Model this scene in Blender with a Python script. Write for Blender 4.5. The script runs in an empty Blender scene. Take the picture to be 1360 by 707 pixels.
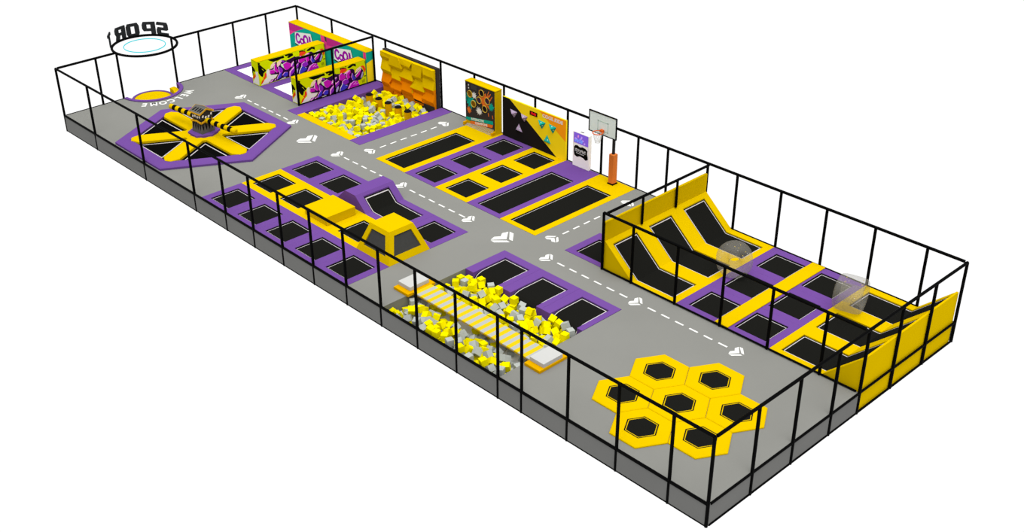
import bpy, bmesh, math, random
from mathutils import Vector, Matrix, Euler
scene = bpy.context.scene
COL = scene.collection
random.seed(4)

# ------------------------------------------------------------------ materials
def lin(c):
    c = c / 255.0
    return c / 12.92 if c <= 0.04045 else ((c + 0.055) / 1.055) ** 2.4
def rgb(r, g, b, k=1.0): return (lin(r) * k, lin(g) * k, lin(b) * k, 1.0)
MATS = {}
def mat(name, col, rough=0.7, spec=0.0, noise=0.0, nscale=6.0, emit=0.0, alpha=1.0, metal=0.0):
    m = bpy.data.materials.new(name); m.use_nodes = True
    nt = m.node_tree; b = nt.nodes['Principled BSDF']
    b.inputs['Roughness'].default_value = rough
    b.inputs['Specular IOR Level'].default_value = spec
    b.inputs['Metallic'].default_value = metal
    b.inputs['Alpha'].default_value = alpha
    b.inputs['Base Color'].default_value = col
    if noise > 0:
        tc = nt.nodes.new('ShaderNodeTexCoord'); n = nt.nodes.new('ShaderNodeTexNoise')
        n.inputs['Scale'].default_value = nscale; n.inputs['Detail'].default_value = 4
        r = nt.nodes.new('ShaderNodeValToRGB')
        r.color_ramp.elements[0].position = 0.3; r.color_ramp.elements[1].position = 0.7
        r.color_ramp.elements[0].color = tuple(c * (1 - noise) for c in col[:3]) + (1,)
        r.color_ramp.elements[1].color = tuple(min(1, c * (1 + noise)) for c in col[:3]) + (1,)
        nt.links.new(tc.outputs['Object'], n.inputs['Vector'])
        nt.links.new(n.outputs['Fac'], r.inputs['Fac'])
        nt.links.new(r.outputs['Color'], b.inputs['Base Color'])
    if emit > 0:
        b.inputs['Emission Color'].default_value = col; b.inputs['Emission Strength'].default_value = emit
        b.inputs['Base Color'].default_value = tuple(c * .1 for c in col[:3]) + (1,)
    MATS[name] = m
    return m
K = 0.56   # the photograph's sunlit tops are brighter than the paint itself
M_deck = mat('deck_grey', rgb(158, 158, 152, K), .8, 0, .025, .35)
M_skirt = mat('skirt_grey', rgb(108, 108, 106, 1.0), .8, 0, .03, .5)
M_yel = mat('yellow_vinyl', rgb(255, 213, 0, K * 1.03), .65, 0, .012, 1.5)
M_pur = mat('purple_vinyl', rgb(131, 88, 174, K), .65, 0, .02, 1.0)
M_mat = mat('black_jump_mat', rgb(34, 34, 31, K), .8, 0, .08, 30)
M_blk = mat('black_steel', rgb(6, 6, 6), .6, 0.02)
M_line = mat('white_paint', rgb(250, 250, 245, .72), .7)
M_bord = mat('mat_border', rgb(232, 226, 226, .6), .7)
M_white = mat('white_sheet', rgb(255, 255, 255, .92), .7)
M_gold = mat('gold_line', rgb(240, 200, 90, .7), .7)
M_dgrey = mat('dark_grey_panel', rgb(72, 72, 70, .75), .8, 0, .05, 8)
M_foamy = mat('yellow_foam', rgb(255, 240, 0, .72), .9, 0, .02, 8)
M_foamg = mat('grey_foam', rgb(184, 189, 183, .74), .9, 0, .03, 8)
M_liner = mat('pit_floor_pale', rgb(235, 235, 230, .8), .9)
M_olive = mat('pit_wall_grey', rgb(150, 150, 138, .6), .9)
M_beamg = mat('plank_grey', rgb(208, 212, 206, .56), .7)
M_beamy = mat('plank_yellow', rgb(255, 222, 30, .58), .7)
M_amber = mat('amber_vinyl', rgb(255, 190, 0, .58), .7)
M_padw = mat('pale_grey_pad', rgb(222, 222, 218, .6), .8)
M_lime = mat('lime_paint', rgb(205, 216, 0, .95), .7)
M_teal = mat('teal_paint', rgb(20, 160, 140, .95), .7)
M_mag = mat('magenta_paint', rgb(182, 44, 130, .95), .7)
M_pink = mat('pink_paint', rgb(225, 60, 140, .95), .7)
M_orange = mat('orange_paint', rgb(240, 135, 5, .9), .7)
M_ork = mat('burnt_orange', rgb(222, 112, 40, .9), .7)
M_char = mat('charcoal_panel', rgb(56, 52, 50, .9), .7)
M_gwhite = mat('board_white', rgb(225, 225, 222, .9), .7)
M_kiosk = mat('kiosk_shell', rgb(252, 248, 242, .98), .5, .1)
M_cyan = mat('cyan_light', rgb(40, 218, 228), .5, 0, emit=.85)
M_red = mat('red_digit', rgb(240, 30, 40), .5, 0, emit=.9)
M_letter = mat('sign_charcoal', rgb(52, 54, 56, .75), .7)
M_brown = mat('pad_orange', rgb(214, 118, 52, .95), .8, 0, .03, 12)
M_hoop = mat('hoop_orange', rgb(214, 96, 36, .9), .5)
M_holdp = mat('hold_lilac', rgb(172, 150, 178, .85), .7)
M_holdt = mat('hold_teal', rgb(24, 168, 152, .9), .7)
M_bolt = mat('bolt_steel', rgb(205, 214, 216, .8), .5)
M_ring = mat('ring_brass', rgb(196, 164, 62, .95), .5)
M_mesh = mat('net_grey', rgb(190, 186, 178, .8), .8)
M_ckyel = mat('mustard_board', rgb(244, 212, 24, 1.0), .7)
M_ckor = mat('orange_board', rgb(246, 152, 20, 1.0), .7)
M_towg = mat('machine_grey', rgb(104, 102, 98, .75), .7)
M_net = mat('net_white', rgb(235, 235, 230, .85), .8)
M_dstripe = mat('glass_board', rgb(218, 228, 222, 1.0), .3, .2)
M_dmark = mat('board_mark', rgb(186, 206, 194, .95), .5)
GR = {'K': mat('spray_black', rgb(14, 14, 10)), 'L': M_lime, 'W': mat('spray_white', rgb(232, 226, 220, .9)),
      'R': mat('spray_red', rgb(232, 62, 28, .95)), 'Y': mat('spray_yellow', rgb(228, 228, 10, .95)),
      'P': mat('spray_blush', rgb(235, 200, 185, .95)), 'O': mat('spray_olive', rgb(160, 165, 10, .95)),
      'D': mat('spray_plum', rgb(44, 12, 58)), 'M': mat('spray_magenta', rgb(186, 24, 172, .98)),
      'V': mat('spray_violet', rgb(132, 34, 176, .98)), 'B': mat('spray_indigo', rgb(62, 52, 186, .98)),
      'F': mat('spray_pink', rgb(236, 150, 225, .98)), 'G': mat('spray_mint', rgb(190, 225, 180, .95)),
      'S': mat('spray_lilac', rgb(170, 160, 205, .95))}

# zorb skin: clear inflated plastic, slightly milky
def zorb_mat():
    m = bpy.data.materials.new('clear_inflated_plastic'); m.use_nodes = True
    nt = m.node_tree; nt.nodes.clear()
    o = nt.nodes.new('ShaderNodeOutputMaterial'); mx = nt.nodes.new('ShaderNodeMixShader')
    t = nt.nodes.new('ShaderNodeBsdfTransparent'); d = nt.nodes.new('ShaderNodeBsdfDiffuse')
    lw = nt.nodes.new('ShaderNodeLayerWeight'); lw.inputs['Blend'].default_value = .25
    mr = nt.nodes.new('ShaderNodeMapRange'); mr.inputs['To Min'].default_value = .22; mr.inputs['To Max'].default_value = .36
    d.inputs['Color'].default_value = rgb(182, 178, 166, .62)
    nt.links.new(lw.outputs['Facing'], mr.inputs['Value'])
    nt.links.new(mr.outputs['Result'], mx.inputs['Fac'])
    nt.links.new(t.outputs[0], mx.inputs[1]); nt.links.new(d.outputs[0], mx.inputs[2])
    nt.links.new(mx.outputs[0], o.inputs[0])
    return m
M_zorb = zorb_mat()

# ------------------------------------------------------------------ mesh builder
class MB:
    def __init__(s): s.v = []; s.f = []; s.m = []
    def add(s, vs, fs, m=0):
        k = len(s.v); s.v += [tuple(v) for v in vs]
        for f in fs: s.f.append(tuple(i + k for i in f)); s.m.append(m)
        return s
    def box(s, x0, x1, y0, y1, z0, z1, m=0):
        vs = [(x0,y0,z0),(x1,y0,z0),(x1,y1,z0),(x0,y1,z0),(x0,y0,z1),(x1,y0,z1),(x1,y1,z1),(x0,y1,z1)]
        return s.add(vs, [(3,2,1,0),(4,5,6,7),(0,1,5,4),(1,2,6,5),(2,3,7,6),(3,0,4,7)], m)
    def loft(s, rings, m=0, cap=True, closed=False):
        n = len(rings[0]); vs = [p for r in rings for p in r]; fs = []
        for a in range(len(rings) - 1 + (1 if closed else 0)):
            b = (a + 1) % len(rings)
            for i in range(n): fs.append((a*n+i, a*n+(i+1)%n, b*n+(i+1)%n, b*n+i))
        if cap and not closed:
            fs.append(tuple(reversed(range(n)))); fs.append(tuple((len(rings)-1)*n + i for i in range(n)))
        return s.add(vs, fs, m)
    def prism(s, pts, z0, z1, m=0):
        return s.loft([[(x, y, z0) for x, y in pts], [(x, y, z1) for x, y in pts]], m)
    def slab(s, pts, d, m=0):                     # 3-D polygon given thickness along d
        d = Vector(d)
        return s.loft([[tuple(p) for p in pts], [tuple(Vector(p) + d) for p in pts]], m)
    def tube(s, p0, p1, r, n=8, m=0, r1=None):
        p0 = Vector(p0); p1 = Vector(p1); d = (p1 - p0).normalized()
        a = d.orthogonal().normalized() if abs(d.z) < .99 else Vector((1, 0, 0)); b = d.cross(a)
        rr = [(r, p0), (r if r1 is None else r1, p1)]
        return s.loft([[tuple(p + (a*math.cos(2*math.pi*(i+.5)/n) + b*math.sin(2*math.pi*(i+.5)/n))*q) for i in range(n)] for q, p in rr], m)
    def torus(s, c, R, r, n=64, k=8, m=0, axis='z'):
        rings = []
        for i in range(n):
            t = 2*math.pi*i/n; ring = []
            for j in range(k):
                u = 2*math.pi*j/k; q = R + r*math.cos(u); w = r*math.sin(u)
                p = (q*math.cos(t), q*math.sin(t), w) if axis == 'z' else (q*math.cos(t), w, q*math.sin(t))
                ring.append((c[0]+p[0], c[1]+p[1], c[2]+p[2]))
            rings.append(ring)
        return s.loft(rings, m, closed=True)
    def build(s, name, mats, parent=None, bevel=0, smooth=False, kind=None):
        if not isinstance(mats, (list, tuple)): mats = [mats]
        if parent is not None:
            o0 = ORG[parent.name]
        else:
            xs = [v[0] for v in s.v]; ys = [v[1] for v in s.v]; zs = [v[2] for v in s.v]
            o0 = Vector(((min(xs)+max(xs))/2, (min(ys)+max(ys))/2, min(zs)))
        me = bpy.data.meshes.new(name)
        me.from_pydata([tuple(Vector(v) - o0) for v in s.v], [], s.f)
        for mm in mats: me.materials.append(mm)
        for p, i in zip(me.polygons, s.m): p.material_index = i; p.use_smooth = smooth
        bm = bmesh.new(); bm.from_mesh(me); bmesh.ops.recalc_face_normals(bm, faces=bm.faces); bm.to_mesh(me); bm.free()
        o = bpy.data.objects.new(name, me); COL.objects.link(o)
        if parent is not None:
            o.parent = parent
        else:
            o.location = o0
        ORG[o.name] = o0
        if bevel:
            b = o.modifiers.new('bevel', 'BEVEL'); b.width = bevel; b.segments = 2; b.limit_method = 'ANGLE'; b.angle_limit = .6
        if kind: o['kind'] = kind
        return o
ORG = {}
def tag(o, label, cat, group=None):
    o['label'] = label; o['category'] = cat
    if group: o['group'] = group
    return o
def thing(name, label, cat, loc, group=None):
    o = bpy.data.objects.new(name, None); COL.objects.link(o); o.location = loc; o.empty_display_size = .2
    ORG[o.name] = Vector(loc)
    return tag(o, label, cat, group)
def lab(o, label): o['label'] = label; return o
def dup(root, loc, label, group=None):
    r = root.copy(); COL.objects.link(r); r.location = loc; r['label'] = label; ORG[r.name] = Vector(loc)
    if group: r['group'] = group
    for ch in list(root.children):
        c = ch.copy(); COL.objects.link(c); c.parent = r
        for g in list(ch.children):
            d = g.copy(); COL.objects.link(d); d.parent = c
    return r
def text_obj(name, body, size, m, parent, origin, right, up, depth=.01, offset=0.0, align='CENTER', sx=1.0, arc=None):
    cu = bpy.data.curves.new('t', 'FONT'); cu.body = body; cu.size = size; cu.extrude = depth/2; cu.offset = offset
    cu.align_x = align; cu.align_y = 'CENTER'; cu.resolution_u = 3
    to = bpy.data.objects.new('t', cu); COL.objects.link(to)
    bpy.context.view_layer.update()
    me = bpy.data.meshes.new_from_object(to.evaluated_get(bpy.context.evaluated_depsgraph_get()))
    bpy.data.objects.remove(to); bpy.data.curves.remove(cu)
    r = Vector(right).normalized(); u = Vector(up).normalized(); n = r.cross(u)
    og = Vector(origin) - ORG[parent.name]
    for v in me.vertices:
        x, y, z = v.co; v.co = og + r*(x*sx) + u*y + n*z
    me.materials.clear(); me.materials.append(m); me.name = name
    o = bpy.data.objects.new(name, me); COL.objects.link(o); o.parent = parent; ORG[o.name] = ORG[parent.name]
    return o
ORD = ['first', 'second', 'third', 'fourth', 'fifth', 'sixth', 'seventh']
W, L, D = 17.27, 49.14, 1.02

# ------------------------------------------------------------------ deck
# zones sunk into the platform: (x0, x1, y0, y1, level)
ZONES = [(15.5, 28.15, 0.0, 7.57, -.125), (18.06, 30.74, 9.67, 17.2, -.125), (32.78, 35.2, 9.67, 12.2, -.125),
         (35.2, 49.14, 9.67, 17.27, -.125), (30.77, 38.35, 0.0, 7.58, -.64), (8.73, 15.95, 10.16, 17.27, -.72),
         (0.0, 8.73, 11.18, 17.27, -.125), (0.0, 2.1, 3.8, 7.95, None)]
def deck():
    xs = sorted({0, L} | {z[0] for z in ZONES} | {z[1] for z in ZONES}); ys = sorted({0, W} | {z[2] for z in ZONES} | {z[3] for z in ZONES})
    lev = {}
    for i in range(len(xs)-1):
        for j in range(len(ys)-1):
            cx = (xs[i]+xs[i+1])/2; cy = (ys[j]+ys[j+1])/2; l = 0.0
            for z in ZONES:
                if z[0] < cx < z[1] and z[2] < cy < z[3]: l = z[4]
            lev[i, j] = l
    b = MB()
    for (i, j), l in lev.items():
        if l is None: continue
        mi = 1 if l < -.5 else 0
        b.add([(xs[i],ys[j],l),(xs[i+1],ys[j],l),(xs[i+1],ys[j+1],l),(xs[i],ys[j+1],l)], [(0,1,2,3)], mi)
    for (i, j), l in lev.items():
        for di, dj in ((1,0),(0,1)):
            q = lev.get((i+di, j+dj), 'x')
            if q == 'x' or q is None or l is None or q == l: continue
            m = 2 if min(l, q) < -.5 else 0
            if di: b.add([(xs[i+1],ys[j],l),(xs[i+1],ys[j+1],l),(xs[i+1],ys[j+1],q),(xs[i+1],ys[j],q)], [(0,1,2,3)], m)
            else: b.add([(xs[i],ys[j+1],l),(xs[i+1],ys[j+1],l),(xs[i+1],ys[j+1],q),(xs[i],ys[j+1],q)], [(0,1,2,3)], m)
    # the piece around the round entrance: rectangle minus a half disc
    R = 1.75; cy = 5.87; N = 24
    arc = [(R*math.cos(t), cy + R*math.sin(t), 0) for t in [math.pi/2 - math.pi*k/N for k in range(N+1)]]
    outer = [(0, 7.95, 0), (2.1, 7.95, 0), (2.1, 3.8, 0), (0, 3.8, 0)]
    h = N//2
    b.add(arc[:h+1] + [(2.1, cy, 0), (2.1, 7.95, 0), (0, 7.95, 0)], [tuple(range(h+4))], 0)
    b.add(arc[h:] + [(0, 3.8, 0), (2.1, 3.8, 0), (2.1, cy, 0)], [tuple(range(h+4))], 0)
    o = b.build('floor', [M_deck, M_liner, M_olive], kind='structure')
    ORG['floor'] = Vector(o.location)
    return o
floor = deck()
def skirt(name, x0, x1, y0, y1, m=M_skirt):
    return MB().box(x0, x1, y0, y1, -D, -.005).build(name, m, kind='structure')
skirt('baseboard_front', 0, L, -.03, 0.0)
skirt('baseboard_right', L, L+.03, -.03, 9.66)
skirt('baseboard_back', 0, L, W, W+.03)
b = MB().box(-.03, 0, 0, 4.1, -D, -.005); b.box(-.03, 0, 7.64, W, -D, -.005)
b.build('baseboard_left', M_skirt, kind='structure')
# lining of the round stairwell
b = MB(); N = 24; R = 1.75
pts = [(R*math.cos(t), 5.87 + R*math.sin(t)) for t in [math.pi/2 - math.pi*k/N for k in range(N+1)]]
for (x0, y0), (x1, y1) in zip(pts, pts[1:]):
    b.add([(x0,y0,-D),(x1,y1,-D),(x1,y1,-.01),(x0,y0,-.01)], [(0,1,2,3)])
b.build('trim_1', M_pur, kind='structure')

# road markings painted on the deck
def arrow(cx, cy, k, direction):
    P = [[(0,0),(-.5,-.6),(-.6,-.27),(-.41,0),(-.6,.27),(-.5,.6)], [(-.45,-.65),(.12,-.08),(.34,-.1),(-.18,-.66)], [(-.45,.65),(.12,.08),(.34,.1),(-.18,.66)]]
    b = MB()
    for p in P:
        q = [(cx + k*u, cy + k*v) if direction == 'x' else (cx - k*v, cy + k*u) for u, v in p]
        b.prism(q, .002, .006)
    b.build('lane_arrow', M_line, floor)
def dash(x0, x1, y0, y1): MB().box(x0, x1, y0, y1, .002, .006).build('lane_dash', M_line, floor)
for x in (13.42, 30.02): arrow(x, 8.5 if x < 20 else 8.41, 1.0, 'x')
for x, y in ((4.98, 9.36), (10.62, 9.36), (16.2, 8.5), (21.83, 8.52), (27.28, 8.5), (32.85, 8.5), (38.48, 8.53), (44.1, 8.52)): arrow(x, y, .6, 'x')
for x, y in ((17.03, 10.2), (16.98, 15.8), (31.57, 10.2), (31.57, 15.8)): arrow(x, y, .6, 'y')
def dashes(x, n, y, p=.79):
    for i in range(n): dash(x + p*i, x + p*i + .46, y - .045, y + .045)
dashes(5.6, 6, 9.36, .78); dashes(16.7, 5, 8.5); dashes(22.45, 6, 8.5); dashes(33.42, 6, 8.52); dashes(39.05, 6, 8.52)
for x in (17.03, 31.57):
    for i in range(6): dash(x - .045, x + .045, 10.79 + .765*i, 10.79 + .765*i + .44)
# curved WELCOME on the floor around the entrance
for i, ch in enumerate('WELCOME'):
    a = math.radians(40 - 13.3*i); r = 2.38
    text_obj('welcome_letter', ch, .72, M_line, floor, (r*math.cos(a), 5.87 + r*math.sin(a), .005), (math.sin(a), -math.cos(a), 0), (math.cos(a), math.sin(a), 0), .006, .02, sx=.85)

# ------------------------------------------------------------------ safety fences
def fence(label, p0, p1, stations, deck_r, down=True, base=True, ins=(0, 0), top_gaps=(), low_gaps=()):
    p0 = Vector(p0); p1 = Vector(p1); d = (p1 - p0); ln = d.length; d.normalize()
    t = thing('safety_fence', label, 'fence', (p0.x, p0.y, -D if down else 0))
    for k, s in enumerate(stations):
        q = p0 + d*s; z0 = -D if down else .02
        MB().tube((q.x, q.y, z0), (q.x, q.y, 3.0), .07, 8).build('post', M_blk, t)
    def rail(name, z, r, gaps):
        cuts = [ins[0]] + [g for gp in gaps for g in gp] + [ln - ins[1]]
        for a, c in zip(cuts[::2], cuts[1::2]):
            u = p0 + d*a; v = p0 + d*c
            MB().tube((u.x, u.y, z), (v.x, v.y, z), r, 8).build(name, M_blk, t)
    rail('top_rail', 3.0, .07, top_gaps)
    rail('deck_rail', 0.0 if down else .02 + deck_r, deck_r, low_gaps)
    if base: rail('base_rail', -D + .03, .05, low_gaps)
    return t
FX = [0, 3.9, 9.62, 14.92, 17.95, 20.51, 23.04, 25.58, 28.16, 30.71, 33.24, 35.81, 38.35, 39.73, 42.27, 44.82, 47.37, 49.14]
fence('long black post and rail fence along the front edge beside the near foam pit', (0, 0), (L, 0), FX, .07)
fence('black post and rail fence along the right-hand short end of the platform', (L+.03, 0), (L+.03, W), [2.53, 5.08, 7.63, 9.66, 12.18, 14.74, 17.27], .055, ins=(.11, 0))
fence('black fence on the left short end carrying the round entrance gate', (0, 0), (0, W), [2.55, 3.93, 7.72, 9.66, 12.23, 14.78, 17.27], .035, base=False, ins=(.11, 0), top_gaps=[(3.93, 7.72)], low_gaps=[(3.93, 7.72)])
fence('long black fence along the back edge behind the basketball hoop', (0, W), (L, W), [3.98, 9.65, 14.97, 18.0, 20.53, 23.08, 25.62, 28.18, 30.72, 32.72, 35.28, 37.1, 39.67, 42.21, 44.75, 47.32], .035, base=False, ins=(.11, .09))
fence('short black fence between the graffiti walls and the climbing wall foam pit', (8.62, 11.12), (8.62, 17.11), [0, 2.75, 5.95], .035, down=False, base=False)
fence('black fence between the lane and the yellow wall trampoline court', (35.3, 9.59), (L-.1, 9.59), [0, 1.81, 4.39, 6.92, 9.42, 12.02], .045, down=False, base=False)
t = thing('safety_fence', 'black fence along the yellow wall at the top of the ramp trampolines', 'fence', (35.44, 9.72, 0))
for y in (12.18, 14.71): MB().tube((35.44, y, 1.53), (35.44, y, 3.0), .065, 8).build('post', M_blk, t)
MB().tube((35.44, 9.7, 3.0), (35.44, 17.12, 3.0), .07, 8).build('top_rail', M_blk, t)

# ------------------------------------------------------------------ trampolines
ZT, ZM = .016, -.055        # pad top, mat level
def pad_mesh(x0, x1, y0, y1, hx0, hx1, hy0, hy1, zb=-.12, ch=.012):
    b = MB(); O = [(x0,y0),(x1,y0),(x1,y1),(x0,y1)]; H = [(hx0,hy0),(hx1,hy0),(hx1,hy1),(hx0,hy1)]
    def ins(P, d): return [(P[0][0]+d,P[0][1]+d),(P[1][0]-d,P[1][1]+d),(P[2][0]-d,P[2][1]-d),(P[3][0]+d,P[3][1]-d)]
    rings = [(O, zb), (O, ZT-.004), (ins(O, .004), ZT), (ins(H, -ch), ZT), (H, ZT-ch), (H, zb)]
    return b.loft([[(x, y, z) for x, y in P] for P, z in rings], 0, closed=True)
def mat_part(parent, hx0, hx1, hy0, hy1, line=M_bord):
    b = MB().box(hx0+.002, hx1-.002, hy0+.002, hy1-.002, ZM-.02, ZM)
    e = .02                                               # black liner around the opening
    for a in ((hx0+.002, hx0+e, hy0+.002, hy1-.002), (hx1-e, hx1-.002, hy0+.002, hy1-.002), (hx0+.002, hx1-.002, hy0+.002, hy0+e), (hx0+.002, hx1-.002, hy1-e, hy1-.002)):
        b.box(a[0], a[1], a[2], a[3], ZM, ZT-.02)
    m = b.build('mat', M_mat, parent)
    c = .05; w = .03; b = MB(); X0, X1, Y0, Y1 = hx0+c, hx1-c, hy0+c, hy1-c
    b.loft([[(x, y, z) for x, y in P] for P, z in [([(X0,Y0),(X1,Y0),(X1,Y1),(X0,Y1)], ZM), ([(X0,Y0),(X1,Y0),(X1,Y1),(X0,Y1)], ZM+.004),
            ([(X0+w,Y0+w),(X1-w,Y0+w),(X1-w,Y1-w),(X0+w,Y1-w)], ZM+.004), ([(X0+w,Y0+w),(X1-w,Y0+w),(X1-w,Y1-w),(X0+w,Y1-w)], ZM)]], 0, closed=True)
    b.build('border_line', line, m)
    return m
def cell(label, x0, x1, y0, y1, hx0, hx1, hy0, hy1, pm, group=None, name='trampoline'):
    e = .001
    t = thing(name, label, 'trampoline', ((x0+x1)/2, (y0+y1)/2, -.12), group)
    pad_mesh(x0+e, x1-e, y0+e, y1-e, hx0, hx1, hy0, hy1).build('pad', pm, t)
    mat_part(t, hx0, hx1, hy0, hy1)
    return t
P = {}
def square(label, x0, y0, y1, hx0, hy0, pm, group):
    key = (pm.name, round(y1-y0, 2), round(hx0-x0, 2), round(hy0-y0, 2), round(square.w, 3))
    x1 = x0 + square.w
    if key in P:
        return dup(P[key], ((x0+x1)/2, (y0+y1)/2, -.12), label, group)
    P[key] = cell(label, x0, x1, y0, y1, hx0, hx0+1.67, hy0, hy0+1.67, pm, group)
    return P[key]
square.w = 2.53
# field beside the front fence
for i in range(5):
    square('purple-framed square trampoline along the front fence, %s from the left of its row' % ORD[i], 15.5+2.53*i, .075, 2.52, 15.5+2.53*i+.43, .36, M_pur, 'purple trampolines along the front fence')
for i, s in ((0, 'leftmost yellow-framed square trampoline of the row left of the low yellow box'), (1, 'yellow-framed square trampoline directly left of the low yellow box'), (3, 'yellow-framed square trampoline between the low yellow box and the yellow pyramid')):
    square(s, 15.5+2.53*i, 2.52, 5.05, 15.5+2.53*i+.43, 2.95, M_yel, 'yellow trampolines in the front field')
for i, s in ((0, 'purple-framed trampoline at the far left corner of the front field, beside the lane'), (1, 'purple-framed trampoline just left of the raised purple hump'), (4, 'purple-framed trampoline behind the yellow pyramid, right end of the front field')):
    square(s, 15.5+2.53*i, 5.05, 7.56, 15.5+2.53*i+.43, 5.47, M_pur, 'purple trampolines on the lane side of the front field')
# low vault box on its own pad
t = thing('vault_box', 'low square yellow foam box in the middle of the front trampoline field', 'foam box', (21.83, 3.78, -.12))
MB().box(20.561, 23.089, 2.521, 5.049, -.12, ZT).build('pad', M_yel, t)
MB().box(20.9, 22.78, 2.86, 4.66, ZT+.002, .5).build('box', M_yel, t, bevel=.02)
# yellow pyramid with four dark trampoline windows
t = thing('pyramid_trampoline', 'tall yellow truncated pyramid with dark grey sloping windows at the field corner', 'foam pyramid', (26.88, 3.79, -.12))
cx, cy, hb, ht, zt = 26.885, 3.785, 1.263, .73, 1.45
B4 = [(cx-hb,cy-hb),(cx+hb,cy-hb),(cx+hb,cy+hb),(cx-hb,cy+hb)]; T4 = [(cx-ht,cy-ht),(cx+ht,cy-ht),(cx+ht,cy+ht),(cx-ht,cy+ht)]
b = MB()
def lerp(a, c, k): return tuple(a[i] + (c[i]-a[i])*k for i in range(len(a)))
wins = []
b.add([(x,y,-.12) for x,y in B4] + [(x,y,zt) for x,y in T4] + [(x,y,ZT) for x,y in B4], [(3,2,1,0),(4,5,6,7)], 0)
for i in range(4):
    j = (i+1) % 4
    b0, b1, t1, t0 = B4[i]+(ZT,), B4[j]+(ZT,), T4[j]+(zt,), T4[i]+(zt,)
    b.add([B4[i]+(-.12,), B4[j]+(-.12,), b1, b0], [(0,1,2,3)], 0)
    e0 = lerp(b0, b1, .12); e1 = lerp(b0, b1, .88); u1 = lerp(t0, t1, .80); u0 = lerp(t0, t1, .20)
    q0 = lerp(e0, u0, .22); q1 = lerp(e1, u1, .22); q2 = lerp(e1, u1, .84); q3 = lerp(e0, u0, .84)
    n = (Vector(b1)-Vector(b0)).cross(Vector(t0)-Vector(b0)).normalized()
    inn = [tuple(Vector(p) - n*.08) for p in (q0,q1,q2,q3)]
    b.add([b0,b1,t1,t0,q0,q1,q2,q3] + inn, [(0,1,5,4),(1,2,6,5),(2,3,7,6),(3,0,4,7),(4,5,9,8),(5,6,10,9),(6,7,11,10),(7,4,8,11)], 0)
    wins.append((inn, n))
b.build('body', M_yel, t)
for inn, n in wins:
    MB().slab([tuple(Vector(p) + n*.012) for p in inn], -n*.03).build('window_mat', M_dgrey, t)
# purple hump with a mat that bends from the flat up its slope
x0, x1, y0, y1 = 20.56, 25.62, 5.05, 7.56
t = thing('hump_trampoline', 'raised purple hump with a bent black mat running down onto the flat', 'trampoline', ((x0+x1)/2, (y0+y1)/2, -.12))
prof = [(20.57,ZT),(21.43,.8),(22.28,.8),(23.12,ZT)]
def prof_z(x, dz=0):
    for (a, za), (c, zc) in zip(prof, prof[1:]):
        if a <= x <= c: return za + (zc-za)*(x-a)/(c-a) + dz
    return ZT + dz
hx0, hx1, hy0, hy1 = 22.42, 25.22, 5.47, 7.14
xs = [x0+.001, 20.57, 21.43, 22.28, hx0, 23.12, hx1, x1-.001]; ys = [y0+.001, hy0, hy1, y1-.001]
b = MB()
for i in range(len(xs)-1):
    for j in range(3):
        if j == 1 and hx0 <= (xs[i]+xs[i+1])/2 <= hx1: continue
        q = [(xs[i],ys[j]),(xs[i+1],ys[j]),(xs[i+1],ys[j+1]),(xs[i],ys[j+1])]
        b.loft([[(x,y,-.12) for x,y in q], [(x,y,prof_z(x)) for x,y in q]], 0)
b.build('pad', M_pur, t)
def bent_sheet(xs, y0, y1, zf, th, m, name, parent):
    b = MB()
    b.loft([[(x,y0,zf(x)-th),(x,y1,zf(x)-th),(x,y1,zf(x)),(x,y0,zf(x))] for x in xs])
    return b.build(name, m, parent)
mz = lambda x: prof_z(x, -.07)
m = bent_sheet([hx0+.002, 23.08, hx1-.002], hy0+.002, hy1-.002, mz, .02, M_mat, 'mat', t)
b = MB(); c, w = .06, .04; lz = lambda x: mz(x) + .006
def strip(b, xs, y0, y1, zf):
    b.loft([[(x,y0,zf(x)-.004),(x,y1,zf(x)-.004),(x,y1,zf(x)),(x,y0,zf(x))] for x in xs])
strip(b, [hx0+c, 23.08, hx1-c], hy0+c, hy0+c+w, lz); strip(b, [hx0+c, 23.08, hx1-c], hy1-c-w, hy1-c, lz)
strip(b, [hx0+c, hx0+c+w], hy0+c, hy1-c, lz); strip(b, [hx1-c-w, hx1-c], hy0+c, hy1-c, lz)
b.build('border_line', M_bord, m)
# the five-lane field at the back
S0, SW = 18.06, 2.536
def strip_x(i): return S0 + SW*i, S0 + SW*(i+1)
a, c = strip_x(0); cell('long yellow-framed trampoline in front of the ball target cabinet', a, c, 9.68, 17.19, 18.47, 20.15, 10.0, 15.33, M_yel, 'long tumble trampolines', 'tumble_trampoline')
square.w = SW
for i, (pm, hx, nm) in ((1, (M_pur, 21.06, 'purple')), (2, (M_yel, 23.57, 'yellow'))):
    a, c = strip_x(i)
    for j, (y0, y1, hy, s) in enumerate(((9.68, 12.16, 10.03, 'nearest the lane'), (12.16, 14.66, 12.57, 'in the middle'), (14.66, 17.19, 15.06, 'right under the climbing board'))):
        square('%s-framed square trampoline %s, %s' % (nm, s, 'second strip from the target cabinet' if i == 1 else 'next to the long purple lane'), a, y0, y1, hx, hy, pm, nm + ' square trampolines in the back field')
a, c = strip_x(3); cell('long purple-framed trampoline running towards the white kiosk', a, c, 9.68, 17.19, 26.12, 27.8, 10.03, 15.54, M_pur, 'long tumble trampolines', 'tumble_trampoline')
a, c = strip_x(4); cell('long yellow-framed trampoline running towards the basketball hoop', a, c, 9.68, 17.19, 28.63, 30.35, 10.0, 15.73, M_yel, 'long tumble trampolines', 'tumble_trampoline')
# lone one beside the wall court
cell('single purple-framed trampoline outside the fence, left of the ramp wall', 32.79, 35.19, 9.68, 12.19, 33.22, 34.9, 10.0, 11.68, M_pur)
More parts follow.
